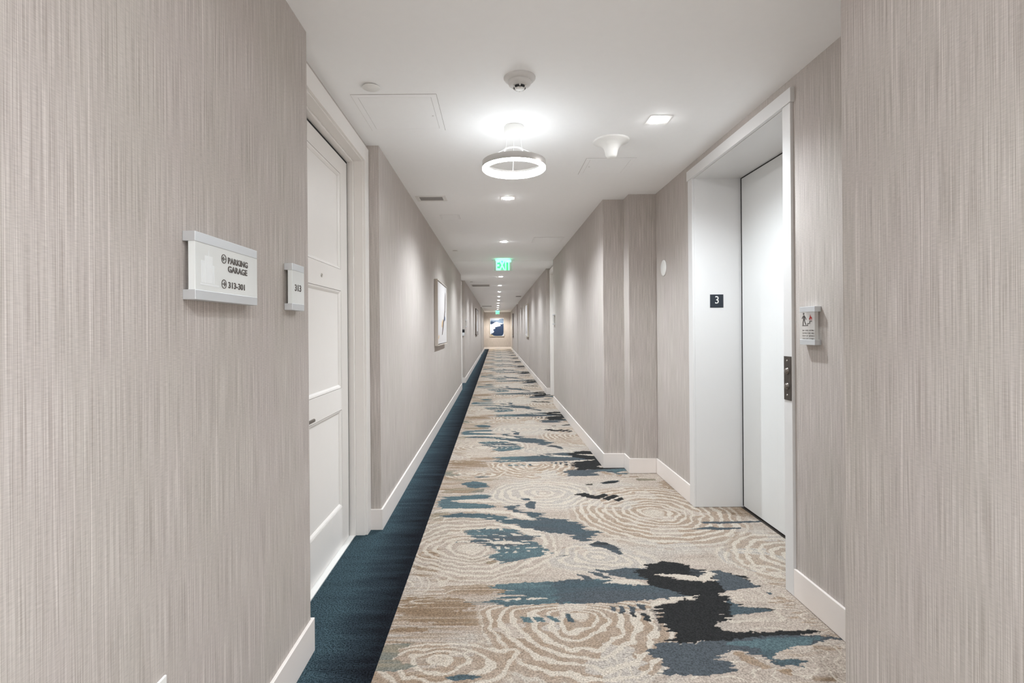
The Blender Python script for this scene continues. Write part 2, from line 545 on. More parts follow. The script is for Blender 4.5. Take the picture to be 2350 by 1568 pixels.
TAN_P = [
    (c1([(600, 855), (760, 838), (930, 836), (1010, 860), (930, 905), (780, 915), (610, 912)]), BROWN, TAN),
    (c1([(255, 950), (420, 930), (620, 945), (720, 950), (800, 985), (720, 1020), (620, 1032), (870, 1045), (850, 1090), (930, 1095), (840, 1140), (620, 1140), (420, 1118), (190, 1100)]), BROWN, BROWN),
    (c1([(180, 1165), (450, 1155), (460, 1186), (300, 1195), (165, 1195)]), BROWN, BROWN),
    (c1([(370, 600), (440, 575), (530, 585), (560, 640), (500, 690), (420, 695), (360, 650)]), BROWN, TAN),
    (c1([(330, 710), (470, 690), (580, 690), (540, 745), (430, 795), (320, 770)]), BROWN, BONE2),
    (c1([(640, 655), (780, 640), (980, 652), (1000, 690), (820, 690), (700, 680)]), OLIVE, BROWN),
    (c1([(540, 150), (620, 128), (840, 128), (860, 160), (700, 170), (560, 168)]), OLIVE, BROWN),
    (c1([(40, 1500), (300, 1480), (570, 1485), (860, 1530), (760, 1590), (20, 1620)]), TAN, BROWN),
    (c1([(230, 440), (520, 430), (640, 460), (560, 480), (330, 500)]), OLIVE, OLIVE),
    (c1([(480, 330), (560, 300), (640, 320), (560, 360), (450, 380)]), OLIVE, OLIVE),
    (c1([(560, 60), (900, 50), (1100, 60), (900, 75), (600, 80)]), TAN, OLIVE),
    (c2([(1280, 290), (1400, 268), (1490, 262), (1590, 320), (1560, 345), (1420, 330), (1330, 310)]), BROWN, TAN),
    (c2([(900, 60), (1010, 90), (1080, 160), (960, 140), (860, 110)]), TAN, BROWN),
    (c2([(130, 580), (230, 555), (300, 560), (240, 595), (150, 605)]), TAN, BONE2),
    (c2([(1640, 800), (1800, 770), (1860, 860), (1760, 870)]), TAN, BONE2),
    (c2([(1690, 930), (1840, 940), (2080, 1150), (2230, 1240), (2160, 1270), (1900, 1060)]), BONE2, TAN),
    (c2([(1780, 1330), (2240, 1280), (2240, 1330), (1900, 1380)]), BONE2, TAN),
    (c2([(1950, 1520), (2200, 1480), (2240, 1560), (1950, 1600)]), BONE2, BROWN),
]
BLOB_P = [  # outline, colour, second colour blended by noise
    (c1([(490, 260), (520, 190), (640, 192), (850, 175), (940, 193), (820, 210), (640, 222), (700, 236), (860, 245), (1000, 266), (820, 280), (700, 275), (600, 290)]), TEAL, DTEAL),
    (c1([(560, 335), (700, 312), (860, 318), (1000, 335), (1160, 362), (1100, 400), (950, 366), (720, 346), (600, 348)]), TEAL, DTEAL),
    (c1([(700, 445), (880, 425), (1080, 432), (1150, 470), (1280, 482), (1220, 512), (1280, 550), (1360, 575), (1350, 600), (1290, 630), (1160, 662), (1020, 685), (975, 655), (890, 632), (1000, 600), (960, 575), (870, 550), (860, 528), (620, 532), (640, 520), (840, 510)]), TEAL, SLATE),
    (c1([(700, 95), (800, 78), (880, 92), (915, 120), (800, 130), (750, 122)]), TEAL, DTEAL),
    (c1([(740, 160), (880, 130), (860, 160)]), OLIVE, SLATE),
    (c1([(880, 850), (1200, 822), (1500, 822), (1820, 790), (1820, 975), (1500, 980), (1250, 978), (1140, 992), (900, 1003), (720, 1000), (800, 960), (960, 930), (1000, 890)]), TEAL, DTEAL),
    (c2([(100, 815), (300, 800), (520, 825), (830, 845), (1140, 925), (900, 945), (440, 980), (200, 967), (100, 985)]), SLATE, DTEAL),
    (c1([(1140, 1075), (1210, 1080), (1230, 1118), (1160, 1115)]), TEAL, DTEAL),
    (c1([(1235, 1075), (1310, 1085), (1315, 1118), (1250, 1115)]), TEAL, DTEAL),
    (c1([(1330, 1068), (1390, 1075), (1440, 1115), (1380, 1115)]), TEAL, DTEAL),
    (c1([(1465, 1048), (1500, 1055), (1552, 1122), (1500, 1115)]), DTEAL, SLATE),
    (c1([(110, 1300), (220, 1278), (370, 1268), (270, 1300), (200, 1380), (260, 1420), (400, 1440), (220, 1482), (50, 1470)]), TEAL, OLIVE),
    (c1([(570, 1522), (700, 1500), (868, 1518), (800, 1545), (640, 1550)]), DTEAL, TEAL),
    (c1([(1010, 268), (1120, 252), (1110, 285), (1170, 300), (1300, 315), (1290, 345), (1430, 355), (1550, 375), (1605, 395), (1600, 430), (1715, 450), (1650, 518), (1545, 522), (1530, 470), (1300, 455), (1180, 420), (1090, 398), (1110, 352), (1260, 366), (1180, 320), (1060, 290)]), SLATE, DTEAL),
    (c1([(1140, 207), (1200, 203), (1215, 222), (1160, 220)]), SLATE, DTEAL),
    (c1([(1165, 250), (1215, 225), (1255, 228), (1240, 285), (1190, 275)]), SLATE, DTEAL),
    (c2([(362, 545), (430, 518), (540, 545), (590, 590), (614, 624), (560, 612), (480, 572), (400, 562)]), SLATE, CHAR),
    (c2([(395, 724), (500, 740), (600, 718), (760, 722), (800, 805), (650, 800), (500, 768)]), SLATE, DTEAL),
    (c2([(720, 745), (790, 688), (930, 668), (1080, 682), (1140, 720), (1225, 742), (1200, 782), (1060, 765), (880, 770), (980, 790), (1160, 818), (1300, 818), (1275, 740), (1330, 735), (1420, 770), (1510, 800), (1610, 856), (1470, 875), (1320, 905), (1320, 940), (1140, 935), (820, 850), (760, 800)]), CHAR, CHAR),
    (c2([(1262, 738), (1330, 733), (1420, 770), (1510, 800), (1612, 856), (1470, 877), (1370, 885), (1310, 830)]), SLATE, SLATE),
    (c2([(1110, 725), (1225, 742), (1200, 782), (1100, 765)]), SLATE, CHAR),
    (c2([(840, 1005), (960, 965), (1140, 945), (1320, 915), (1410, 930), (1430, 970), (1470, 1000), (1700, 1026), (1680, 1042), (1420, 1065), (1360, 1110), (1308, 1160), (1380, 1190), (1600, 1197), (1990, 1176), (2065, 1196), (1800, 1222), (1500, 1245), (1200, 1258), (950, 1280), (970, 1220), (885, 1110), (895, 1050)]), CHAR, CHAR),
    (c2([(1400, 935), (1430, 970), (1470, 1000), (1700, 1026), (1680, 1042), (1420, 1066), (1400, 1000)]), SLATE, DTEAL),
    (c2([(822, 1330), (870, 1265), (1100, 1272), (1350, 1250), (1700, 1215), (2100, 1215), (2230, 1245), (2110, 1248), (1900, 1290), (1750, 1340), (1750, 1382), (1950, 1400), (1930, 1442), (1800, 1440), (1700, 1370), (1500, 1330), (1360, 1320), (1340, 1390), (1440, 1430), (1475, 1482), (1330, 1500), (940, 1512), (908, 1450), (910, 1385), (840, 1372)]), SLATE, SLATE),
    (c2([(1380, 1275), (1700, 1228), (2090, 1225), (1900, 1292), (1750, 1342), (1750, 1384), (1955, 1400), (1925, 1444), (1790, 1425), (1690, 1362), (1560, 1312)]), TEAL, DTEAL),
    (c2([(505, 998), (545, 1008), (555, 1038), (520, 1032)]), SLATE, CHAR),
    (c2([(570, 992), (612, 1003), (634, 1062), (590, 1052)]), SLATE, CHAR),
    (c2([(642, 992), (690, 1008), (715, 1082), (680, 1072)]), SLATE, CHAR),
    (c2([(702, 980), (767, 988), (772, 1032), (730, 1022)]), SLATE, CHAR),
    (c2([(752, 1048), (800, 1058), (824, 1118), (770, 1102)]), SLATE, CHAR),
    (c2([(810, 1020), (850, 1030), (900, 1180), (870, 1190), (850, 1080)]), CHAR, BONE),
    (c2([(243, 176), (330, 163), (400, 188), (480, 168), (510, 182), (440, 208), (380, 206), (330, 196)]), CHAR, CHAR),
    (c2([(460, 205), (540, 176), (585, 188), (500, 222)]), CHAR, CHAR),
    (c2([(540, 215), (600, 196), (625, 212), (570, 228)]), CHAR, CHAR),
    (c2([(436, 88), (500, 76), (585, 71), (575, 86), (485, 99)]), CHAR, DTEAL),
    (c2([(330, 98), (390, 95), (380, 108), (340, 108)]), CHAR, OLIVE),
    (c2([(700, 58), (840, 62), (850, 72), (720, 74)]), OLIVE, CHAR),
    (c2([(1178, 380), (1300, 376), (1645, 370), (1640, 380), (1500, 386), (1320, 394), (1190, 389)]), SLATE, DTEAL),
    (c2([(1110, 430), (1230, 412), (1300, 420), (1465, 420), (1460, 428), (1330, 438), (1250, 432)]), SLATE, DTEAL),
    (c2([(1670, 900), (1710, 898), (1712, 910), (1680, 914)]), SLATE, TEAL),
    (c2([(345, 743), (420, 748), (540, 800), (480, 802)]), SLATE, DTEAL),
    (c2([(265, 763), (330, 768), (430, 820), (360, 818)]), SLATE, DTEAL),
    (c2([(100, 632), (220, 620), (200, 630)]), SLATE, BONE),
    (c2([(1420, 1338), (1500, 1340), (1710, 1450), (1640, 1462), (1500, 1402)]), BROWN, TAN),
    (c2([(1740, 1470), (1860, 1460), (1850, 1520), (1800, 1500)]), BROWN, TAN),
]
LIGHT_P = [
    c2([(870, 767), (1050, 767), (1190, 783), (1228, 740), (1268, 745), (1318, 812), (1150, 816)]),
    c2([(470, 795), (620, 805), (825, 838), (640, 838), (500, 830)]),
    c2([(780, 990), (950, 940), (1142, 917), (1130, 946), (950, 962), (860, 998)]),
    c1([(1010, 950), (1140, 935), (1150, 950), (1040, 962)]),
    c1([(1200, 945), (1330, 935), (1330, 950), (1220, 955)]),
    c1([(640, 222), (820, 212), (1000, 240), (820, 232)]),
    c1([(480, 302), (640, 280), (850, 284), (1060, 300), (1200, 335), (1285, 362), (1200, 358), (1050, 322), (840, 302), (640, 300)]),
    c1([(900, 385), (1050, 395), (1200, 425), (1320, 460), (1200, 450), (1040, 412)]),
    c1([(860, 530), (1080, 520), (1200, 540), (1000, 545)]),
]

def ring_system(X, Z, cx, cz, R, n, ax, up, seed, wob):
    """wood-ring distance field: returns (mask 0..1, phase)"""
    dx = (X - cx) / ax
    dz = Z - cz
    dz = np.where(dz > 0, dz * up, dz)
    r = np.sqrt(dx * dx + dz * dz)
    r = r + (lat_noise(X, Z, 0.22, 0.22, seed, 3) - 0.5) * wob
    return r / R, r / R * n

def weave(X, Z):
    """yarn colour and pile height of the design at (X, Z); Z is already folded into one repeat"""
    jx = (lat_noise(X, Z, 0.14, 0.016, 11, 3) - 0.5) * 0.13 + (lat_noise(X, Z, 0.02, 0.012, 12) - 0.5) * 0.016
    jz = (lat_noise(X, Z, 0.03, 0.03, 13) - 0.5) * 0.020 + (lat_noise(X, Z, 0.009, 0.009, 14) - 0.5) * 0.010
    x, z = X + jx, Z + jz
    n1 = lat_noise(X, Z, 0.45, 0.10, 21, 3)
    n2 = lat_noise(X, Z, 0.12, 0.012, 22, 2)
    n3 = lat_noise(X, Z, 0.35, 0.25, 23, 2)
    t = np.clip((n1 - 0.42) * 3.2 + (n2 - 0.5) * 1.1, 0, 1)[:, None]
    col = BONE * (1 - t) + BONE2 * t
    g = np.clip((n3 - 0.5) * 4.0, 0, 1)[:, None]
    col = col * (1 - 0.7 * g) + GREY * 0.7 * g
    # tan on the left, as if brushed in from the border
    e = np.clip((0.15 - X) / 0.6, 0, 1) * np.clip((n2 * 0.5 + n1 * 0.5 - 0.47) * 6, 0, 1)
    e = (e * 0.85)[:, None]
    col = col * (1 - e) + TAN * e
    hgt = np.zeros_like(X)

    def over(mask, c, a=1.0):
        nonlocal col
        k = (mask.astype(float) * a)[:, None]
        col = col * (1 - k) + c * k

    for poly, ca, cb in TAN_P:
        k = inside(poly, x + (n2 - 0.5) * 0.10, z)
        s = np.clip((n2 - 0.35) * 3, 0, 1)[:, None]
        cc = ca * (1 - s) + cb * s
        kk = (k * 0.92)[:, None]
        col = col * (1 - kk) + cc * kk
    n4 = lat_noise(X, Z, 0.28, 0.009, 25, 2)
    st = np.clip((0.35 - X) / 0.7, 0.05, 1) * np.clip((n4 - 0.52) * 5, 0, 1)
    st = (st * 0.5)[:, None]
    col = col * (1 - st) + BROWN * st
    st = (np.clip((0.44 - n4) * 5, 0, 1) * 0.35)[:, None]
    col = col * (1 - st) + CREAM * st
    # cream wood-grain veins over the ground
    grain = lat_noise(X * 0.55, Z, 0.16, 0.16, 41, 2)
    v = np.abs(((grain * 9.0) % 1.0) - 0.5)
    vm = (v < 0.085) & (lat_noise(X, Z, 0.4, 0.3, 42) > 0.55)
    over(vm, CREAM, 0.75); hgt += vm * 0.6
    # ring systems
    rings = [  # centre, R, count, x-stretch, upper squash, seed, wobble, gap colour, gap alpha
        (c2([(850, 310)])[0], 0.66, 11, 1.0, 1.0, 51, 0.09, TAN, 0.85),
        (c2([(290, 1060)])[0], 0.56, 8.5, 0.92, 3.4, 61, 0.17, TAN, 0.95),
        (c1([(780, 575)])[0], 0.46, 9, 1.25, 0.85, 71, 0.13, BONE2, 0.75),
        (c2([(1560, 640)])[0], 0.20, 4, 1.1, 1.0, 81, 0.16, GREY, 0.9),
        (c2([(430, 640)])[0], 0.24, 5, 1.3, 1.0, 91, 0.16, GREY, 0.7),
        (c1([(520, 1385)])[0], 0.20, 4.5, 1.6, 1.4, 101, 0.13, TAN, 0.8),
        (c2([(20, 170)])[0], 0.40, 7, 1.2, 1.0, 111, 0.10, GREY, 0.6),
        (c2([(1900, 640)])[0], 0.42, 7, 1.0, 1.0, 121, 0.10, TAN, 0.7),
    ]
    veins = np.zeros_like(X)
    for i, ((cx, cz), R, n, ax, up, seed, wob, gc, ga) in enumerate(rings):
        for kz in (-PER, 0.0, PER):
            rr, ph = ring_system(X, Z, cx, cz + kz, R, n, ax, up, seed, wob)
            m = (rr < 1.0) & (rr > 0.07)
            if not m.any():
                continue
            brk = lat_noise(X, Z, 0.05, 0.05, seed + 5, 2)
            line = (np.abs((ph % 1.0) - 0.5 + (brk - 0.5) * 0.55) < 0.20 + 0.10 * (lat_noise(X, Z, 0.09, 0.07, seed + 9) - 0.5))
            gaps = m & ~line & (lat_noise(X, Z, 0.13, 0.09, seed + 7, 2) > 0.36)
            fade = np.clip((1.0 - rr) * 5, 0, 1)
            kk = (gaps * ga * fade)[:, None]
            tone = np.clip((brk - 0.3) * 2.2, 0, 1)[:, None]
            gcc = gc * (1 - 0.45 * tone) + (BONE2 if gc is not GREY else GREY) * 0.45 * tone
            col = col * (1 - kk) + gcc * kk
            kl = ((m & line) * 0.85 * fade)[:, None]
            if i == 2: veins = np.maximum(veins, (m & line) * (lat_noise(X, Z, 0.10, 0.02, 77, 2) > 0.60))
            col = col * (1 - kl) + CREAM * kl
            hgt += (m & line) * 1.0 * fade
            core = (rr <= 0.10)
            over(core, CREAM, 0.6)
    # dark and blue shapes
    for bi, (poly, ca, cb) in enumerate(BLOB_P):
        pa = np.array(poly); js = float(np.clip((pa[:, 0].max() - pa[:, 0].min()) / 0.55, 0.22, 1.0))
        k = inside(poly, X + jx * js, Z + jz * max(js, 0.4))
        if bi in (0, 2, 5, 6):
            fd = {0: 0.10, 2: 0.14, 5: 0.42, 6: 0.05}[bi]
            k = k & (lat_noise(X, Z, 0.22, 0.012, 31, 2) < 0.22 + 0.7 * np.clip((X - pa[:, 0].min()) / fd, 0, 1.2))
        if not k.any():
            continue
        s = np.clip((n1 - 0.5) * 2.4 + (n2 - 0.5) * 0.9 + 0.4, 0, 1)[:, None]
        cc = ca * (1 - s) + cb * s
        kk = k.astype(float)[:, None]
        col = col * (1 - kk) + cc * kk
        hgt = np.where(k, -0.5, hgt)
    for poly in BLOB_P[:3]:
        k = inside(poly[0], x, z) & (veins > 0)
        over(k, CREAM, 0.9)
    for poly in LIGHT_P:
        k = inside(poly, x, z)
        over(k, CREAM, 0.95); hgt = np.where(k, 1.0, hgt)
    return col, hgt

def carpet_sheet():
    z0 = floor_pt(1138, 1568)[1] - 0.02                     # start of one repeat
    # one repeat is woven on a fine grid, then looked up for every vertex of the sheet
    d = 0.004
    gx = np.arange(XF0, XF1 + d, d); gz = np.arange(z0, z0 + PER, d)
    GX, GZ = np.meshgrid(gx, gz, indexing='ij')
    col, hgt = weave(GX.ravel(), GZ.ravel())
    col = col.reshape(GX.shape + (3,)); hgt = hgt.reshape(GX.shape)
    rows = np.concatenate([np.arange(YBACK, 1.2, 0.05), np.arange(1.2, 4.7, 0.0045), np.arange(4.7, 7.6, 0.007), np.arange(7.6, 14.0, 0.014), np.arange(14.0, YEND, 0.03), [YEND]])
    xs = np.concatenate([np.arange(XF0, XF1, 0.005), [XF1]])
    nx, ny = len(xs), len(rows)
    VX, VY = np.meshgrid(xs, rows, indexing='ij')
    fz = (VY - z0) % PER
    iz = np.clip((fz / d).astype(int), 0, len(gz) - 1)
    ix = np.clip(np.round((VX - XF0) / d).astype(int), 0, len(gx) - 1)
    C = col[ix, iz]; Hh = hgt[ix, iz]
    co = np.stack([VX, VY, -0.002 + Hh * 0.0014], axis=-1).reshape(-1, 3)
    idx = np.arange(nx * ny).reshape(nx, ny)
    q = np.stack([idx[:-1, :-1], idx[1:, :-1], idx[1:, 1:], idx[:-1, 1:]], axis=-1).reshape(-1, 4)
    me = bpy.data.meshes.new('floor')
    me.vertices.add(len(co)); me.vertices.foreach_set('co', co.ravel().astype(np.float32))
    me.loops.add(q.size); me.loops.foreach_set('vertex_index', q.ravel().astype(np.int32))
    me.polygons.add(len(q))
    me.polygons.foreach_set('loop_start', np.arange(0, q.size, 4, dtype=np.int32))
    me.update(calc_edges=True)
    a = me.color_attributes.new('yarn', 'FLOAT_COLOR', 'POINT')
    rgba = np.ones((len(co), 4), np.float32); rgba[:, :3] = C.reshape(-1, 3)
    a.data.foreach_set('color', rgba.ravel())
    me.polygons.foreach_set('use_smooth', np.ones(len(q), dtype=bool))
    me.materials.append(M['carpet'])
    me.validate()
    o = bpy.data.objects.new('floor', me); COL.objects.link(o)
    return o

floor = carpet_sheet()
tag(floor, 'patterned carpet floor with cream rings, slate, charcoal and teal shapes', 'carpet', kind='structure')
bs = MB()
for ya, yb in ((YBACK, YEND),):
    n = 120
    bs.box(-0.93, XF0, ya, yb, -0.02, 0.0)
bo = bs.build('border_strip', M['border'], floor)
bo['label'] = 'navy ombre carpet border along the left wall'

# ------------------------------------------------------------------ room doors in the alcoves
def room_door(num, a0, a1, side, label, lever=True, reader=False):
    """side = +1 for a door in the left wall (faces +X), -1 for the right wall"""
    xw = XA if side > 0 else XAR
    def X(d): return xw + side * d                      # d = distance out from the alcove wall into the corridor
    def bx(mb, d0, d1, *r, **k):
        p, q = sorted((X(d0), X(d1)))
        return mb.box(p, q, *r, **k)
    o0, o1 = opening(a0, a1)
    cas = thing('trim_%d' % num, (X(0), (o0 + o1) / 2, 0), 'painted casing round the ' + label, 'door frame', kind='structure')
    c = MB()                                             # casing boards, outer face 15 mm proud
    far = min(o1 + 0.085, a1 - 0.003)
    bx(c, -0.001, 0.015, o0 - 0.10, o0 + 0.004, 0, DH + 0.095)
    bx(c, -0.001, 0.015, o1 - 0.004, far, 0, DH + 0.095)
    bx(c, -0.001, 0.015, o0 + 0.004, o1 - 0.004, DH - 0.004, DH + 0.095)
    c.build('casing', M['doorp'], cas, bevel=0.0025)
    j = MB()                                             # stepped jambs: deep reveal, bead, stop
    for s0, s1, ins, top in ((-0.058, 0.0, 0.012, 0.010), (-0.11, -0.058, 0.026, 0.022)):
        bx(j, s0, s1, o0, o0 + ins, 0, DH)
        bx(j, s0, s1, o1 - ins, o1, 0, DH)
        bx(j, s0, s1, o0 + ins, o1 - ins, DH - top, DH)
    j.build('jamb', M['doorp'], cas, bevel=0.0025)
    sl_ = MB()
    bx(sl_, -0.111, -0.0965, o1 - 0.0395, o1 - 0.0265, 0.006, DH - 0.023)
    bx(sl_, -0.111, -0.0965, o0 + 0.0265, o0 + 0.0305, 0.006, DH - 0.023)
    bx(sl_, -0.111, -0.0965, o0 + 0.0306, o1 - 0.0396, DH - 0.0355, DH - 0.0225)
    sl_.build('door_seal', M['gap'], cas)  # dark strips stand in for the shade in the gap round the leaf
    MB_t = MB(); bx(MB_t, -0.11, -0.062, o0 + 0.026, o1 - 0.026, 0.0, 0.006)
    MB_t.build('threshold', M['white'], cas)
    d = thing('door_%d' % num, (X(-0.095), (o0 + o1) / 2, 0), label, 'door', kind='structure')
    y0, y1, z0, z1 = o0 + 0.031, o1 - 0.040, 0.010, DH - 0.036
    g = MB(); bx(g, -0.125, -0.1105, o0 + 0.002, o1 - 0.002, 0.0, DH - 0.002); g.build('shadow_gap', M['gap'], d)
    f = -0.095                                           # door face
    st = 0.135
    zs = [(0.243, 0.833), (0.963, 1.554), (1.683, 2.268)]
    lf = MB()
    bx(lf, f - 0.016, f, y0, y0 + st, z0, z1)
    bx(lf, f - 0.016, f, y1 - st, y1, z0, z1)
    e = [z0] + [q for p in zs for q in p] + [z1]
    for k in range(0, len(e), 2):
        bx(lf, f - 0.016, f, y0 + st, y1 - st, e[k], e[k + 1])
    lf.build('door_leaf', M['doorp'], d)
    for p0, p1 in zs:
        pm = MB()
        q0, q1 = y0 + st, y1 - st
        m_ = 0.021
        gp = 0.0025
        # molding: four sloped strips round a sunk field
        rim = [(q0 + gp, p0 + gp), (q1 - gp, p0 + gp), (q1 - gp, p1 - gp), (q0 + gp, p1 - gp)]
        mid = [(q0 + m_ * .55, p0 + m_ * .55), (q1 - m_ * .55, p0 + m_ * .55), (q1 - m_ * .55, p1 - m_ * .55), (q0 + m_ * .55, p1 - m_ * .55)]
        inn = [(q0 + m_, p0 + m_), (q1 - m_, p0 + m_), (q1 - m_, p1 - m_), (q0 + m_, p1 - m_)]
        V = []
        for ring_, dep in ((rim, f - 0.015), (rim, f - 0.001), (mid, f - 0.004), (inn, f - 0.0115), (inn, f - 0.0135)):
            V.append([pm.bm.verts.new((X(dep), a, bq)) for a, bq in ring_])
        for A, B in zip(V[:-1], V[1:]):
            for k in range(4):
                pm.bm.faces.new([A[k], A[(k + 1) % 4], B[(k + 1) % 4], B[k]])
        pm.bm.faces.new(V[-1])
        pm.build('panel', M['doorp'], d)
    ph = MB(); cy, cz = (y0 + y1) / 2 + 0.005, 1.612
    ph.lathe([(0.0, 0.001), (0.005, 0.0015), (0.0052, 0.004), (0.010, 0.004), (0.0105, 0.002), (0.0105, -0.002)], (X(f), cy, cz), (side, 0, 0), 24)
    ph.build('peephole', M['chrome'], d)
    MB().lathe([(0.0, 0.0022), (0.0049, 0.0022)], (X(f), cy, cz), (side, 0, 0), 20).build('lens', M['black'], d)
    if lever:
        hy = y0 + 0.095
        h = MB()
        h.lathe([(0.0, 0.010), (0.024, 0.010), (0.027, 0.006), (0.027, -0.001)], (X(f), hy, 0.876), (side, 0, 0), 28)
        h.tube([(X(f), hy, 0.876), (X(f + 0.056), hy, 0.876)], 0.010, 12)
        ho = h.build('lever_handle', M['nickel'], d)
        bar = MB()
        bx(bar, f + 0.046, f + 0.060, hy - 0.012, hy + 0.122, 0.868, 0.884)
        bar.build('lever', M['nickel'], ho, bevel=0.005)
    if reader:
        rd = MB(); bx(rd, f, f + 0.030, y0 + 0.03, y0 + 0.10, 1.250, 1.335)
        ro = rd.build('card_lock', M['black'], d, bevel=0.006)
        r2 = MB(); bx(r2, f, f + 0.040, y0 + 0.03, y0 + 0.10, 1.150, 1.250)
        r2.build('lock_plate', M['alu'], ro, bevel=0.008)
    return d

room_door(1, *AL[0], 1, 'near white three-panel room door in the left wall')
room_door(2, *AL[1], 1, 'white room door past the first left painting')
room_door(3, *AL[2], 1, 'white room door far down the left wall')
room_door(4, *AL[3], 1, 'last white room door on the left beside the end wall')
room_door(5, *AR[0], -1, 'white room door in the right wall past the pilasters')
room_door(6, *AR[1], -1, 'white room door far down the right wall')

# ------------------------------------------------------------------ lift
XFc = 1.441                                               # face of the lift frame
fr = thing('trim_7', (XE, (EI0 + EI1) / 2, 0), 'white enamelled lift door frame in the right wall', 'lift frame', kind='structure')
a = MB()
a.box(XE + 0.002, XD + 0.05, EI1 - 0.003, EI1 + 0.001, 0, HEADI)
a.box(XFc, XE + 0.002, EI1 - 0.003, EJ1, 0, HEADI)
a.build('far_jamb', M['lift'], fr, bevel=0.002)
a = MB()
a.box(XE + 0.002, XD + 0.05, EI0 - 0.001, EI0 + 0.003, 0, HEADI)
a.box(XFc, XE + 0.002, EJ0, EI0 + 0.003, 0, HEADI)
a.build('near_jamb', M['lift'], fr, bevel=0.002)
a = MB()
a.box(XFc - 0.006, XE + 0.002, EJ0 - 0.012, EJ1 + 0.008, HEADI, HEADO)
a.box(XE, XD + 0.05, EI0, EI1, HEADI - 0.003, HEADI)
a.build('header', M['lift'], fr, bevel=0.002)
ld = thing('door_7', (XD, (EI0 + EI1) / 2, 0), 'white sliding lift door inside its deep frame', 'lift door', kind='structure')
MB().box(XD, XD + 0.03, EI0 + 0.008, (EI0 + EI1) / 2 + 0.12, 0.012, HEADI - 0.012).build('door_panel', M['liftdoor'], ld, bevel=0.0015)
MB().box(XD + 0.0015, XD + 0.03, (EI0 + EI1) / 2 + 0.1204, EI1 - 0.021, 0.012, HEADI - 0.012).build('door_panel', M['liftdoor'], ld, bevel=0.0005)
MB().box(XD + 0.0305, XD + 0.055, EI0 + 0.0005, EI1 - 0.0005, 0.001, HEADI - 0.0005).box(XD + 0.003, XD + 0.0304, EI1 - 0.0195, EI1 - 0.0032, 0.012, HEADI - 0.004).box(XD + 0.003, XD + 0.0304, EI0 + 0.004, EI1 - 0.0196, HEADI - 0.011, HEADI - 0.004).build('shadow_gap', M['gap'], ld)
MB().box(XD - 0.012, XD + 0.035, EI0 + 0.002, EI1 - 0.002, -0.001, 0.0015).build('sill', M['bronze'], ld)

fp = thing('floor_number_plate', (1.616, EI1, 1.508), 'black square plate with a white 3 on the lift jamb', 'sign')
MB().box(1.568, 1.665, EI1 - 0.006, EI1 - 0.003, 1.460, 1.556).build('plate', M['plate'], fp, bevel=0.001)
lettering('numeral', '3', 0.055, (1.618, EI1 - 0.006, 1.489), (1, 0, 0), (0, 0, 1), M['white'], fp, 0.0008, 0.92, 0.004, 'CENTER')
br = MB()
for k, (dx, dz) in enumerate(((0, 0), (0, 1), (1, 1), (2.6, 1), (2.6, 0), (3.6, 1))):
    br.lathe([(0.0, 0.0009), (0.0009, 0.0006), (0.0011, 0.0)], (1.606 + dx * 0.0036, EI1 - 0.006, 1.470 + dz * 0.004), (0, -1, 0), 8)
br.build('braille', M['plate'], fp)

cp = thing('call_panel', (XFc, 2.538, 1.057), 'dark bronze lift call plate with two round buttons', 'call panel')
MB().box(XFc - 0.004, XFc, 2.508, 2.569, 0.952, 1.168).build('face_plate', M['bronze'], cp, bevel=0.001)
for zz in (1.096, 1.021):
    bt = MB().lathe([(0.0, 0.0095), (0.011, 0.009), (0.0125, 0.007), (0.0125, 0.004), (0.0155, 0.0038), (0.016, 0.0)], (XFc - 0.004, 2.540, zz), (-1, 0, 0), 28).build('button', M['bronze2'], cp)
for zz in (1.147, 0.977):
    MB().lathe([(0.0, 0.0022), (0.0035, 0.0018), (0.0045, 0.0)], (XFc - 0.004, 2.540, zz), (-1, 0, 0), 14).build('screw', M['chrome'], cp)

wd = thing('wall_speaker', (XE, 4.44, 1.832), 'round white cover disc on the wall between lift and pilaster', 'wall disc')
MB().lathe([(0.0, 0.009), (0.064, 0.008), (0.069, 0.005), (0.070, 0.0)], (XE, 4.44, 1.832), (-1, 0, 0), 48).build('cover', M['white'], wd)
MB().lathe([(0.0715, 0.0), (0.0715, 0.002), (0.069, 0.002)], (XE, 4.44, 1.832), (-1, 0, 0), 48).build('rim', M['line'], wd)

# ------------------------------------------------------------------ signs
def bar_sign(root, xw, n, y0, y1, zb, zt, bar, stand, mat, inset=0.008):
    """two aluminium bars on a wall (outward normal n*X) holding an acrylic panel"""
    for z0, z1 in ((zt - bar, zt), (zb, zb + bar)):
        p, q = sorted((xw + n * 0.0005, xw + n * stand))
        o = MB().box(p, q, y0, y1, z0, z1).build('rail', M['alu'], root, bevel=0.001)
    p, q = sorted((xw + n * (stand * 0.42), xw + n * (stand * 0.96)))
    MB().box(p, q, y0 + inset * 0.2, y1 + inset * 0.3, zb + bar * 0.45, zt - bar * 0.45).build('acrylic_panel', mat, root, bevel=0.0008)
    return xw + n * stand * 0.96

ey = (0, 0, 1)
bsn = thing('directional_sign', (XL, 1.42, 1.475), 'wide wall sign reading PARKING GARAGE and 313-301 with arrows', 'sign')
xf = bar_sign(bsn, XL, 1, 1.256, 1.582, 1.390, 1.558, 0.0245, 0.032, M['frost'])
exl = (0, 1, 0)
lettering('wording', 'PARKING', 0.0165, (xf, 1.410, 1.4975), exl, ey, M['letters'], bsn, 0.0012, 1.15, 0.02)
lettering('wording', 'GARAGE', 0.0165, (xf, 1.410, 1.4745), exl, ey, M['letters'], bsn, 0.0012, 1.19, 0.02)
lettering('wording', '313-301', 0.0165, (xf, 1.411, 1.4305), exl, ey, M['letters'], bsn, 0.0012, 1.26, 0.02)

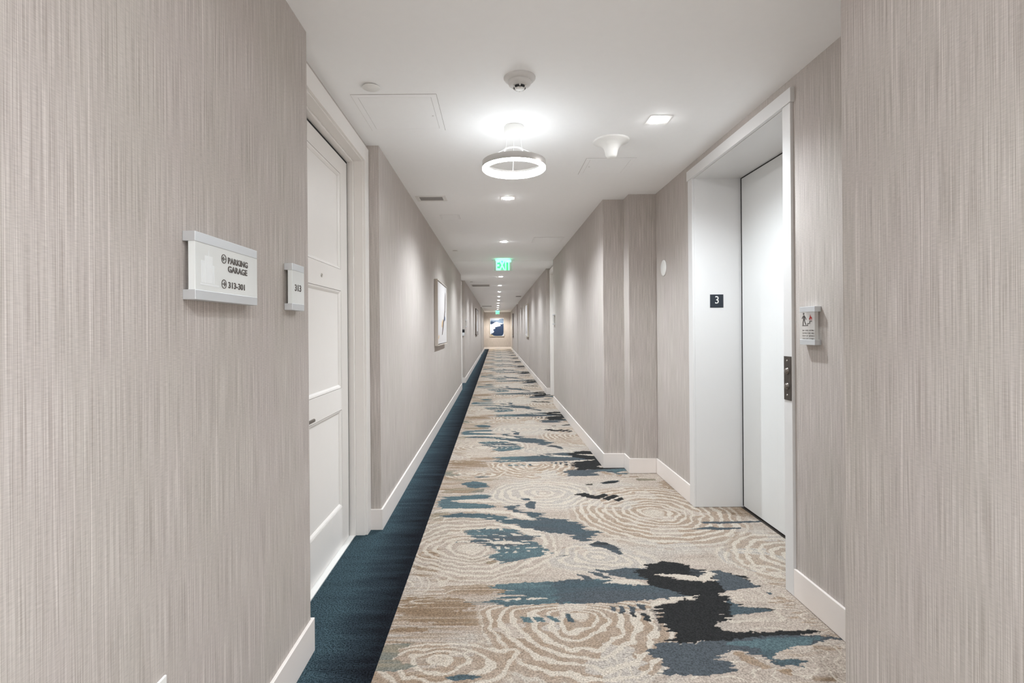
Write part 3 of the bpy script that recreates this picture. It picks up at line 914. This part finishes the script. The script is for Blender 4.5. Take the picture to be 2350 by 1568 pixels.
def arrow(cy, cz, d):
    m = MB()
    R, r = 0.0125, 0.0105
    pts = 40
    o = [(R * math.cos(2 * PI * k / pts), R * math.sin(2 * PI * k / pts)) for k in range(pts)]
    i = [(r * math.cos(2 * PI * k / pts), r * math.sin(2 * PI * k / pts)) for k in range(pts)]
    for k in range(pts):
        k2 = (k + 1) % pts
        m.prism([i[k], o[k], o[k2], i[k2]], (xf, cy, cz), exl, ey, 0.0012)
    m.prism([(-0.001 * d - 0.0015, -0.0015), (0.0075, -0.0015), (0.0075, 0.0015), (-0.0015 - 0.001 * d, 0.0015)] if d > 0 else
            [(-0.0075, -0.0015), (0.002, -0.0015), (0.002, 0.0015), (-0.0075, 0.0015)], (xf, cy, cz), exl, ey, 0.0012)
    for s in (1, -1):
        q = [(-d * 0.0082, 0.0), (-d * 0.0042, 0.0), (d * 0.0010, s * 0.0058), (-d * 0.0030, s * 0.0058)]
        if (s * d) < 0: q = q[::-1]
        m.prism(q, (xf, cy, cz), exl, ey, 0.0012)
    m.build('arrow', M['letters'], bsn)
et = MB()
for r_ in ((1.300, 1.335, 1.434, 1.504), (1.284, 1.298, 1.434, 1.490), (1.3365, 1.343, 1.434, 1.482), (1.3165, 1.3175, 1.504, 1.522), (1.278, 1.366, 1.4275, 1.4325)):
    et.box(xf, xf + 0.0004, *r_)
et.build('etched_tower', M['etch'], bsn)
arrow(1.390, 1.507, 1)
arrow(1.390, 1.439, -1)

rs = thing('room_number_sign', (XL, 1.92, 1.475), 'narrow wall sign reading 313 beside the near room door', 'sign')
xf = bar_sign(rs, XL, 1, 1.860, 1.975, 1.387, 1.557, 0.0245, 0.030, M['frost'])
lettering('wording', '313', 0.0235, (xf, 1.884, 1.459), exl, ey, M['letters'], rs, 0.0012, 1.28, 0.02)

rs2 = thing('room_number_sign', (XR, 8.90, 1.47), 'small room number sign on the right wall before the alcove door', 'sign')
bar_sign(rs2, XR, -1, 8.82, 8.935, 1.385, 1.570, 0.0245, 0.030, M['clear'])
rs3 = thing('room_number_sign', (XL, 13.1, 1.47), 'small room number sign on the left wall past the card lock', 'sign')
bar_sign(rs3, XL, 1, 13.0, 13.115, 1.385, 1.570, 0.0245, 0.030, M['clear'])

fs = thing('fire_exit_sign', (XE, 2.33, 1.32), 'small clear wall sign with walking figure and red flame right of the lift', 'sign')
xf = bar_sign(fs, XE, -1, 2.298, 2.412, 1.230, 1.405, 0.0245, 0.030, M['clear'])
exr = (0, -1, 0)
lines = ['IN CASE OF FIRE', 'ELEVATORS ARE', 'OUT OF SERVICE', 'USE EXIT STAIRS']
for k, t in enumerate(lines):
    lettering('wording', t, 0.0072, (xf, 2.3475, 1.2925 - k * 0.0125), exr, ey, M['letters'], fs, 0.0006, 1.16, 0.0, 'CENTER')
pc = MB()
O = (xf, 2.3475, 1.3465)
pc.prism([(-.044, -.030), (-.002, -.030), (-.002, -.020), (.013, -.020), (.013, -.010), (.028, -.010), (.028, -.0068), (.0098, -.0068), (.0098, -.0168), (-.0052, -.0168), (-.0052, -.0268), (-.044, -.0268)], O, exr, ey, 0.0012)
pc.lathe([(0, 0.0012), (0.0048, 0.0012), (0.0048, 0.0)], (O[0], O[1] + 0.034, O[2] + 0.027), (-1, 0, 0), 18)
for poly in ([(-.037, .019), (-.029, .020), (-.024, .014), (-.026, .000), (-.036, -.001)],
             [(-.036, .001), (-.030, .000), (-.036, -.012), (-.036, -.0262), (-.041, -.0262), (-.0405, -.011)],
             [(-.031, .001), (-.026, .001), (-.022, -.011), (-.014, -.0230), (-.018, -.0255), (-.027, -.013)],
             [(-.037, .018), (-.036, .013), (-.042, .006), (-.046, .003), (-.048, .006), (-.044, .010)],
             [(-.029, .019), (-.024, .015), (-.017, .008), (-.014, -.001), (-.0165, -.002), (-.020, .005), (-.027, .011)]):
    pc.prism(poly, O, exr, ey, 0.0012)
pc.build('pictogram', M['icon'], fs)
fl = MB()
fl.prism([(.012, -.004), (.007, .003), (.007, .010), (.011, .006), (.012, .014), (.018, .023), (.018, .015), (.022, .008), (.025, .012), (.029, .003), (.025, -.004), (.022, -.0045), (.0235, .000), (.020, .006), (.0155, .000), (.016, -.0045)][::-1], O, exr, ey, -0.0012)
fl.build('flame', M['red'], fs)

ya = AL[1][1]
cr = thing('card_reader', (-0.805, ya, 1.24), 'small black and silver card reader on the alcove return past the first left painting', 'card reader')
MB().box(-0.836, -0.774, ya - 0.024, ya, 1.246, 1.324).build('reader_head', M['black'], cr, bevel=0.006)
MB().box(-0.832, -0.778, ya - 0.032, ya, 1.166, 1.2455).build('silver_cover', M['alu'], cr, bevel=0.008)

# wall socket low on the left wall
so = thing('wall_outlet', (XL, 1.142, 0.468), 'white power outlet plate low on the near left wall', 'outlet')
MB().box(XL, XL + 0.006, 1.107, 1.178, 0.411, 0.526).build('cover_plate', M['white'], so, bevel=0.002)
for zz in (0.448, 0.489):
    MB().box(XL + 0.006, XL + 0.0072, 1.125, 1.160, zz - 0.014, zz + 0.014).build('receptacle', M['offwhite'], so, bevel=0.001)

# ------------------------------------------------------------------ ceiling fittings
C0 = CEIL
sd = thing('smoke_detector', (0.124, 2.492, C0), 'round grey-white smoke detector on the ceiling before the ring pendant', 'smoke detector')
MB().lathe([(0.077, 0.0), (0.077, -0.004), (0.071, -0.011), (0.058, -0.019), (0.0, -0.0195)], (0.124, 2.492, C0), seg=56).build('base', M['offwhite'], sd)
MB().lathe([(0.0565, -0.018), (0.0575, -0.022), (0.053, -0.033), (0.040, -0.042), (0.0, -0.042)], (0.124, 2.492, C0), seg=56).build('body', M['offwhite'], sd)
MB().lathe([(0.029, -0.040), (0.029, -0.052), (0.0, -0.052)], (0.124, 2.492, C0), seg=32).build('sensing_chamber', M['black'], sd)
MB().lathe([(0.0, -0.0575), (0.018, -0.0565), (0.024, -0.053), (0.024, -0.0505), (0.0, -0.0505)], (0.124, 2.492, C0), seg=40).build('cap', M['white'], sd)
rb = MB()
for k in range(6):
    aa = PI / 6 + k * PI / 3
    cx_, cy_ = 0.124 + 0.029 * math.cos(aa), 2.492 + 0.029 * math.sin(aa)
    rb.tube([(0.124 + 0.036 * math.cos(aa), 2.492 + 0.036 * math.sin(aa), C0 - 0.040), (cx_, cy_, C0 - 0.048), (0.124 + 0.022 * math.cos(aa), 2.492 + 0.022 * math.sin(aa), C0 - 0.0545)], 0.0035, 8)
rb.build('cage_ribs', M['white'], sd)
dc = MB(); dc.prism([(-.016, -.005), (.016, -.005), (.016, .005), (-.016, .005)], (0.172, 2.462, C0 - 0.0155), (0.75, 0.62, 0.28), (0.62, -0.75, 0.22), 0.0012)
dl = dc.build('sticker', M['white'], sd)
dk = MB(); dk.prism([(-.012, -.0015), (.010, -.0015), (.010, .0018), (-.012, .0018)], (0.1722, 2.4618, C0 - 0.0170), (0.75, 0.62, 0.28), (0.62, -0.75, 0.22), 0.0010)
dk.build('printed_mark', M['icon'], dl)

def disc(y, x, label, r=0.044):
    o = thing('sprinkler_cover', (x, y, C0), label, 'sprinkler cover', 'concealed sprinkler covers')
    MB().lathe([(0.0, -0.0085), (r - 0.002, -0.0085), (r, -0.0065), (r, -0.0055), (0.0, -0.0055)], (x, y, C0), seg=44).build('cover_disc', M['white'], o)
    MB().lathe([(r * 0.8, 0.0), (r * 0.8, -0.006)], (x, y, C0), seg=32).build('cup', M['line'], o)
    return o
disc(2.568, -0.614, 'small white sprinkler cover disc on the ceiling left of the smoke detector')
disc(7.90, -0.617, 'white sprinkler disc by the left wall before the first exit sign')
disc(13.05, -0.612, 'tiny far sprinkler disc just before the second air vent')

def panel(x0, x1, y0, y1, m, label, knob=None):
    o = thing('access_panel', ((x0 + x1) / 2, (y0 + y1) / 2, C0), label, 'access panel', 'ceiling access panels')
    f_ = MB()
    g = 0.0016
    f_.box(x0, x1, y0, y0 + m, C0 - 0.0025, C0); f_.box(x0, x1, y1 - m, y1, C0 - 0.0025, C0)
    f_.box(x0, x0 + m, y0 + m, y1 - m, C0 - 0.0025, C0); f_.box(x1 - m, x1, y0 + m, y1 - m, C0 - 0.0025, C0)
    f_.build('frame', M['ceiling'], o)
    MB().box(x0 + m, x1 - m, y0 + m, y1 - m, C0 - 0.0012, C0).build('reveal', M['line'], o)
    MB().box(x0 + m + g, x1 - m - g, y0 + m + g, y1 - m - g, C0 - 0.0025, C0 - 0.001).build('hatch', M['ceiling'], o)
    q = MB()
    e = 0.0018
    for bxs in ((x0 - e, x1 + e, y0 - e, y0), (x0 - e, x1 + e, y1, y1 + e), (x0 - e, x0, y0, y1), (x1, x1 + e, y0, y1)):
        q.box(*bxs, C0 - 0.0006, C0)
    q.build('outer_edge', M['line'], o)
    if knob:
        MB().lathe([(0.0, -0.004), (0.005, -0.004), (0.006, -0.0025)], (knob[0], knob[1], C0), seg=16).build('latch', M['offwhite'], o)
    return o
panel(-0.742, -0.300, 2.655, 3.135, 0.030, 'large square ceiling access panel by the near room door', (-0.348, 2.92))
panel(0.658, 1.012, 3.672, 4.052, 0.030, 'square ceiling access panel just behind the white antenna dome', (0.709, 3.858))
panel(-0.584, -0.383, 5.44, 5.66, 0.012, 'small ceiling access panel behind the near air vent')
panel(0.515, 0.914, 6.80, 7.235, 0.014, 'ceiling access panel at right before the first exit sign')

def vent(x0, x1, y0, y1, m, label, n):
    o = thing('air_vent', ((x0 + x1) / 2, (y0 + y1) / 2, C0), label, 'air vent', 'ceiling air vents')
    f_ = MB()
    t = 0.006
    f_.box(x0, x1, y0, y0 + m, C0 - t, C0); f_.box(x0, x1, y1 - m, y1, C0 - t, C0)
    f_.box(x0, x0 + m, y0 + m, y1 - m, C0 - t, C0); f_.box(x1 - m, x1, y0 + m, y1 - m, C0 - t, C0)
    f_.build('frame', M['grillef'], o, bevel=0.001)
    MB().box(x0 + m, x1 - m, y0 + m, y1 - m, C0 - 0.0012, C0).build('throat', M['black'], o)
    for k in range(n):
        yy = y0 + m + (k + 0.5) * (y1 - y0 - 2 * m) / n
        h = (y1 - y0 - 2 * m) / n * 0.40
        s = MB(); s.prism([(-h, -0.0020), (h, -0.0060), (h, -0.0045), (-h, -0.0012)], (x0 + m, yy, C0), (0, 1, 0), (0, 0, 1), x1 - x0 - 2 * m)
        s.build('slat', M['grille'], o)
    return o
vent(-0.725, -0.447, 4.655, 4.845, 0.033, 'near ceiling air vent with grey slats by the left wall', 5)
vent(-0.670, -0.140, 13.80, 14.43, 0.03, 'long dark ceiling air vent past the first exit sign', 12)
vent(0.720, 0.955, 18.55, 19.17, 0.03, 'dark ceiling air vent by the right wall', 8)
vent(-0.730, -0.190, 26.1, 27.0, 0.03, 'farthest ceiling air vent near the corridor end', 12)

an = thing('ceiling_antenna', (0.757, 3.335, C0), 'white trumpet shaped antenna dome hanging from the ceiling', 'antenna')
MB().lathe([(0.116, 0.0), (0.116, -0.005), (0.106, -0.010), (0.085, -0.018), (0.064, -0.030), (0.050, -0.046), (0.043, -0.064), (0.038, -0.088), (0.034, -0.101), (0.026, -0.110), (0.012, -0.1135), (0.0, -0.114)], (0.757, 3.335, C0), seg=56).build('dome', M['white'], an)

# ring pendant
PX, PY = 0.116, 3.09
rp = thing('ring_pendant', (PX, PY, C0), 'glowing ring pendant lamp hanging from a drum canopy before the downlight row', 'pendant lamp', 'ring pendants')
MB().lathe([(0.0, 0.0), (0.058, 0.0), (0.061, -0.004), (0.061, -0.043), (0.058, -0.046), (0.0, -0.046)], (PX + 0.003, PY, C0), seg=56).build('canopy', M['white'], rp)
RB = 2.276
MB().lathe([(0.190, 0.006), (0.190, 0.042), (0.188, 0.044), (0.167, 0.044), (0.165, 0.042), (0.165, 0.006)], (PX, PY, RB), seg=96).build('ring_housing', M['ring'], rp)
MB().lathe([(0.1895, 0.006), (0.190, -0.003), (0.187, -0.006), (0.165, -0.006), (0.161, -0.003)], (PX, PY, RB), seg=96).lathe([(0.161, -0.003), (0.161, 0.028), (0.1645, 0.030)], (PX, PY, RB), seg=96, mi=1).build('ring_diffuser', [M['glow'], M['glowin']], rp)
MB().lathe([(0.186, 0.0444), (0.169, 0.0444)], (PX, PY, RB), seg=96).build('uplight_strip', M['glowtop'], rp)
MB().torus((PX - 0.002, PY, 2.388), 0.054, 0.0045).build('hub_ring', M['cable'], rp)
for k, aa in enumerate((PI / 2, PI / 2 + 2 * PI / 3, PI / 2 + 4 * PI / 3)):
    cx_, cy_ = math.cos(aa), math.sin(aa)
    MB().tube([(PX + 0.044 * cx_, PY + 0.044 * cy_, C0 - 0.045), (PX + 0.054 * cx_, PY + 0.054 * cy_, 2.388)], 0.0008, 6).build('cable', M['cable'], rp)
    MB().tube([(PX + 0.054 * cx_, PY + 0.054 * cy_, 2.388), (PX + 0.176 * cx_, PY + 0.176 * cy_, RB + 0.043)], 0.0014, 6).build('suspension_wire', M['cable'], rp)

dup(rp, (PX, 0.74, C0), 'second ring pendant lamp hanging just over the viewpoint')  # out-of-view pendant added to brighten the near ceiling
dup(rp, (PX, -1.61, C0), 'third ring pendant lamp hanging behind the viewpoint')  # another unseen pendant, added as fill for the near end

def lamp(name, loc, kind, power, parent, **kw):
    d = bpy.data.lights.new(name, kind)
    d.energy = power
    for k, v in kw.items(): setattr(d, k, v)
    o = bpy.data.objects.new(name, d); COL.objects.link(o)
    o.location = Vector(loc) - (world_loc(parent) if parent else Vector((0, 0, 0)))
    if parent: o.parent = parent
    return o

def downlight(x, y, label, power, group='square recessed downlights', size=0.064, ap=0.040, color=None):
    o = thing('downlight', (x, y, C0), label, 'downlight', group)
    t = MB()
    s = size
    t.box(x - s, x + s, y - s, y - ap, C0 - 0.0018, C0); t.box(x - s, x + s, y + ap, y + s, C0 - 0.0018, C0)
    t.box(x - s, x - ap, y - ap, y + ap, C0 - 0.0018, C0); t.box(x + ap, x + s, y - ap, y + ap, C0 - 0.0018, C0)
    t.build('trim', M['white'], o)
    MB().lathe([(0.0, -0.012), (ap * 0.5, -0.0105), (ap * 0.85, -0.006), (ap * 0.98, -0.0012), (ap * 0.98, 0.0)], (x, y, C0), seg=28).build('lens', M['lens'], o)
    MB().box(x - ap, x + ap, y - ap, y + ap, C0 - 0.0008, C0).build('reflector', M['lens'], o)
    lamp('lamp', (x, y, C0 - 0.02), 'SPOT', power, o, spot_size=math.radians(SPOT), spot_blend=0.75, shadow_soft_size=0.035, color=color or LAMPC)
    return o

SPOT = 146
LAMPC = (0.87, 0.94, 1.0)
DLP = 56.0
ORD = ['nearest downlight of the centre row, just behind the ring pendant', 'second downlight of the centre row, before the first exit sign',
       'third downlight of the centre row, seen through the first exit sign', 'fourth downlight of the centre row, just below the first exit sign',
       'fifth downlight of the centre row from the near end', 'sixth downlight of the centre row from the near end', 'seventh downlight of the centre row from the near end',
       'eighth downlight of the centre row from the near end', 'ninth downlight of the centre row from the near end', 'tenth downlight of the centre row from the near end',
       'eleventh downlight of the centre row from the near end', 'last downlight of the centre row, before the far exit sign']
for k in range(12):
    downlight(0.121, 4.77 + 2.35 * k, ORD[k], DLP * (0.35, 0.32, 0.28)[min(k, 2)])
downlight(0.121, 34.0, 'downlight close to the end wall beyond the far exit sign', DLP * 0.54, color=(1.0, 0.94, 0.85))  # warm lamp added to brighten the end wall
downlight(0.960, 3.005, 'square downlight on the right in front of the lift door', DLP * 0.23)

downlight(0.121, -0.45, 'downlight of the centre row above the viewpoint', DLP * 0.52)  # unseen fill lamp added to light the near walls
downlight(0.121, -2.7, 'downlight of the centre row behind the viewpoint', DLP * 1.15)  # stronger unseen fill lamp, added at the back

# exit signs
def exit_sign(x0, x1, y, zb, label, detail=True):
    o = thing('exit_sign', ((x0 + x1) / 2, y, C0), label, 'exit sign', 'green exit signs')
    MB().box(x0 - 0.036, x1 + 0.036, y - 0.045, y + 0.045, C0 - 0.012, C0).build('ceiling_plate', M['alu'], o, bevel=0.002)
    MB().box(x0 + 0.03, x1 - 0.03, y - 0.010, y + 0.012, C0 - 0.024, C0 - 0.012).build('light_bar', M['exitletter'], o)
    MB().box(x0, x1, y - 0.003, y + 0.003, zb, C0 - 0.012).build('panel', M['exitclear'], o)
    e = MB()
    t = 0.003
    e.box(x0 - t, x0, y - 0.0032, y + 0.0032, zb - t, C0 - 0.012); e.box(x1, x1 + t, y - 0.0032, y + 0.0032, zb - t, C0 - 0.012)
    e.box(x0, x1, y - 0.0032, y + 0.0032, zb - t, zb)
    e.build('panel_edge', M['white'], o)
    MB().box(x0 + 0.06, x1 - 0.045, y + 0.0032, y + 0.0040, zb + 0.012, C0 - 0.022).build('etched_field', M['exitback'], o)  # green glow bleeding round the letters, put in as an emissive slab
    lettering('wording', 'EXIT', 0.162, ((x0 + x1) / 2 + 0.006, y - 0.0034, zb + 0.017), (1, 0, 0), (0, 0, 1), M['exitletter'], o, 0.0015, 0.56, 0.035, 'CENTER')
    lamp('lamp', ((x0 + x1) / 2, y - 0.02, C0 - 0.05), 'AREA', 0.07, o, size=0.22, color=(0.15, 1.0, 0.55)).rotation_euler = (PI * 0.94, 0, 0)
    return o
exit_sign(-0.030, 0.296, 8.92, 2.330, 'near green EXIT sign hanging over the corridor')
exit_sign(-0.045, 0.275, 33.0, 2.300, 'tiny far EXIT sign in front of the end wall')

# ------------------------------------------------------------------ paintings
def painting(y0, y1, z0, z1, xw, n, depth, frame, label, fill):
    o = thing('painting', (xw, (y0 + y1) / 2, (z0 + z1) / 2), label, 'painting', 'framed corridor paintings')
    def bx(mb, d0, d1, *r):
        p, q = sorted((xw + n * d0, xw + n * d1)); return mb.box(p, q, *r)
    f_ = MB(); t = 0.012
    bx(f_, 0.002, depth, y0, y0 + t, z0, z1); bx(f_, 0.002, depth, y1 - t, y1, z0, z1)
    bx(f_, 0.002, depth, y0 + t, y1 - t, z0, z0 + t); bx(f_, 0.002, depth, y0 + t, y1 - t, z1 - t, z1)
    f_.build('frame', frame, o, bevel=0.001)
    g = MB(); bx(g, 0.003, 0.010, y0 + t, y1 - t, z0 + t, z1 - t); g.build('backing', M['gap'], o)
    c = MB(); mats = [M['canvas']]
    e = t + 0.010
    bx(c, 0.010, depth - 0.008, y0 + e, y1 - e, z0 + e, z1 - e)
    for poly, mt in fill:
        if mt not in mats: mats.append(mt)
        ex_ = (0, n, 0); ox = y0 if n > 0 else y1
        c.prism(poly, (xw + n * (depth - 0.008), ox, z0), ex_, (0, 0, 1), 0.0012, mats.index(mt))
    c.build('canvas', mats, o)
    return o

painting(6.40, 7.63, 1.112, 1.950, XL, 1, 0.045, M['frame'], 'white abstract painting with a dark diagonal brushstroke on the left wall', [
    ([(0.90, 0.44), (0.97, 0.45), (1.02, 0.58), (1.05, 0.70), (1.01, 0.74), (0.95, 0.62)], M['ink']),
    ([(0.78, 0.30), (0.86, 0.33), (0.96, 0.46), (0.91, 0.48), (0.83, 0.40)], M['ink']),
    ([(0.84, 0.34), (0.97, 0.33), (1.00, 0.37), (0.90, 0.41)], M['blue']),
    ([(0.55, 0.13), (0.62, 0.14), (0.72, 0.22), (0.81, 0.32), (0.74, 0.35), (0.64, 0.26)], M['ink']),
    ([(0.50, 0.25), (0.58, 0.23), (0.66, 0.30), (0.63, 0.35), (0.55, 0.31)], M['gold']),
    ([(0.10, 0.10), (0.16, 0.14), (0.20, 0.12), (0.14, 0.08)], M['gold'])])
painting(15.75, 17.0, 1.078, 2.108, XR, -1, 0.050, M['frame2'], 'white abstract painting with grey scribbles on the right wall', [
    ([(0.30, 0.08), (0.50, 0.12), (0.55, 0.30), (0.40, 0.26), (0.34, 0.16)], M['scrib']),
    ([(0.55, 0.20), (0.62, 0.44), (0.58, 0.46), (0.50, 0.30)], M['scrib']),
    ([(0.70, 0.10), (0.95, 0.14), (0.80, 0.20)], M['scrib'])])
painting(19.0, 21.0, 1.115, 2.105, XL, 1, 0.045, M['framed'], 'brown framed beige abstract painting far along the left wall', [
    ([(0.10, 0.06), (0.30, 0.06), (0.36, 0.92), (0.16, 0.92)], M['taupe']),
    ([(0.60, 0.05), (1.50, 0.03), (1.70, 0.12), (0.90, 0.16)], M['ink']),
    ([(0.55, 0.50), (1.2, 0.60), (1.0, 0.90), (0.60, 0.85)], M['taupe'])])
painting(29.3, 30.6, 0.87, 2.23, XR, -1, 0.045, M['framed'], 'tall dark framed painting near the far end of the right wall', [
    ([(0.10, 0.10), (1.1, 0.10), (1.0, 0.7), (0.3, 0.6)], M['taupe'])])

ep = thing('painting', (0.070, YEND, 1.482), 'navy and white shoreline painting hanging on the end wall', 'painting', 'framed corridor paintings')
x0, x1, z0, z1 = -0.412, 0.552, 0.855, 2.112
f_ = MB(); t = 0.022
f_.box(x0, x0 + t, YEND - 0.045, YEND - 0.002, z0, z1); f_.box(x1 - t, x1, YEND - 0.045, YEND - 0.002, z0, z1)
f_.box(x0 + t, x1 - t, YEND - 0.045, YEND - 0.002, z0, z0 + t); f_.box(x0 + t, x1 - t, YEND - 0.045, YEND - 0.002, z1 - t, z1)
f_.build('frame', M['frame2'], ep, bevel=0.002)
W_, H_ = x1 - x0 - 2 * t, z1 - z0 - 2 * t
c = MB(); c.box(x0 + t, x1 - t, YEND - 0.035, YEND - 0.003, z0 + t, z1 - t)
def uv(pts):
    for _ in range(2):                                   # round the brush edges
        pts = [q for a, b in zip(pts, pts[1:] + pts[:1]) for q in
               ((a[0] * .8 + b[0] * .2, a[1] * .8 + b[1] * .2), (a[0] * .2 + b[0] * .8, a[1] * .2 + b[1] * .8))]
    return [(a * W_, q * H_) for a, q in pts]
OO = (x0 + t, YEND - 0.035, z0 + t)
mats = [M['sand'], M['navy'], M['slate'], M['khaki'], M['canvas']]
for k, (poly, mi) in enumerate((
    ([(0.0, 0.90), (0.35, 0.885), (0.65, 0.90), (1.0, 0.97), (1.0, 0.70), (0.70, 0.74), (0.50, 0.78), (0.25, 0.70), (0.0, 0.64)], 2),
    ([(0.05, 0.84), (0.30, 0.80), (0.45, 0.83), (0.35, 0.78), (0.20, 0.69), (0.02, 0.66)], 1),
    ([(0.62, 0.93), (1.0, 0.98), (1.0, 0.78), (0.75, 0.82)], 2),
    ([(0.22, 0.70), (0.35, 0.77), (0.55, 0.79), (0.70, 0.70), (0.60, 0.66), (0.30, 0.66)], 4),
    ([(1.0, 0.74), (0.90, 0.66), (0.72, 0.66), (0.80, 0.57), (0.55, 0.53), (0.32, 0.48), (0.42, 0.43), (0.20, 0.36), (0.30, 0.28), (0.26, 0.19), (0.10, 0.14), (0.05, 0.11), (0.30, 0.0), (1.0, 0.0)], 1),
    ([(0.0, 0.0), (0.30, 0.0), (0.20, 0.07), (0.0, 0.13)], 3))):
    c.prism(uv(poly), (OO[0], OO[1], OO[2]), (1, 0, 0), (0, 0, 1), 0.0010 + 0.0004 * k, mi)
c.build('canvas', mats, ep)

# ------------------------------------------------------------------ camera
cam = bpy.data.cameras.new('camera')
cam.sensor_fit = 'HORIZONTAL'; cam.sensor_width = 36.0
cam.lens = 36.0 * FPX / 2350.0
cam.shift_x = (1175.0 - 1138.0) / 2350.0
cam.shift_y = -(784.0 - 757.0) / 2350.0
cam.clip_start = 0.02; cam.clip_end = 200
co = bpy.data.objects.new('camera', cam); COL.objects.link(co)
co.matrix_world = Matrix.Translation((0, 0, EYE)) @ Matrix.Rotation(PI / 2, 4, 'X') @ Matrix.Rotation(-ROLL, 4, 'Z')
scene.camera = co

# ------------------------------------------------------------------ world, view
wd_ = bpy.data.worlds.new('world'); scene.world = wd_
wd_.use_nodes = True
wd_.node_tree.nodes['Background'].inputs[0].default_value = (1, 1, 1, 1)
wd_.node_tree.nodes['Background'].inputs[1].default_value = 0.0
vs = scene.view_settings
vs.view_transform = 'Standard'; vs.look = 'None'; vs.gamma = 1.0; vs.use_curve_mapping = False
vs.exposure = 3.24
try:
    scene.cycles.use_denoising = True
    scene.cycles.max_bounces = 10
    scene.cycles.diffuse_bounces = 8
    scene.cycles.transparent_max_bounces = 12
    scene.cycles.sample_clamp_indirect = 6.0
except Exception:
    pass
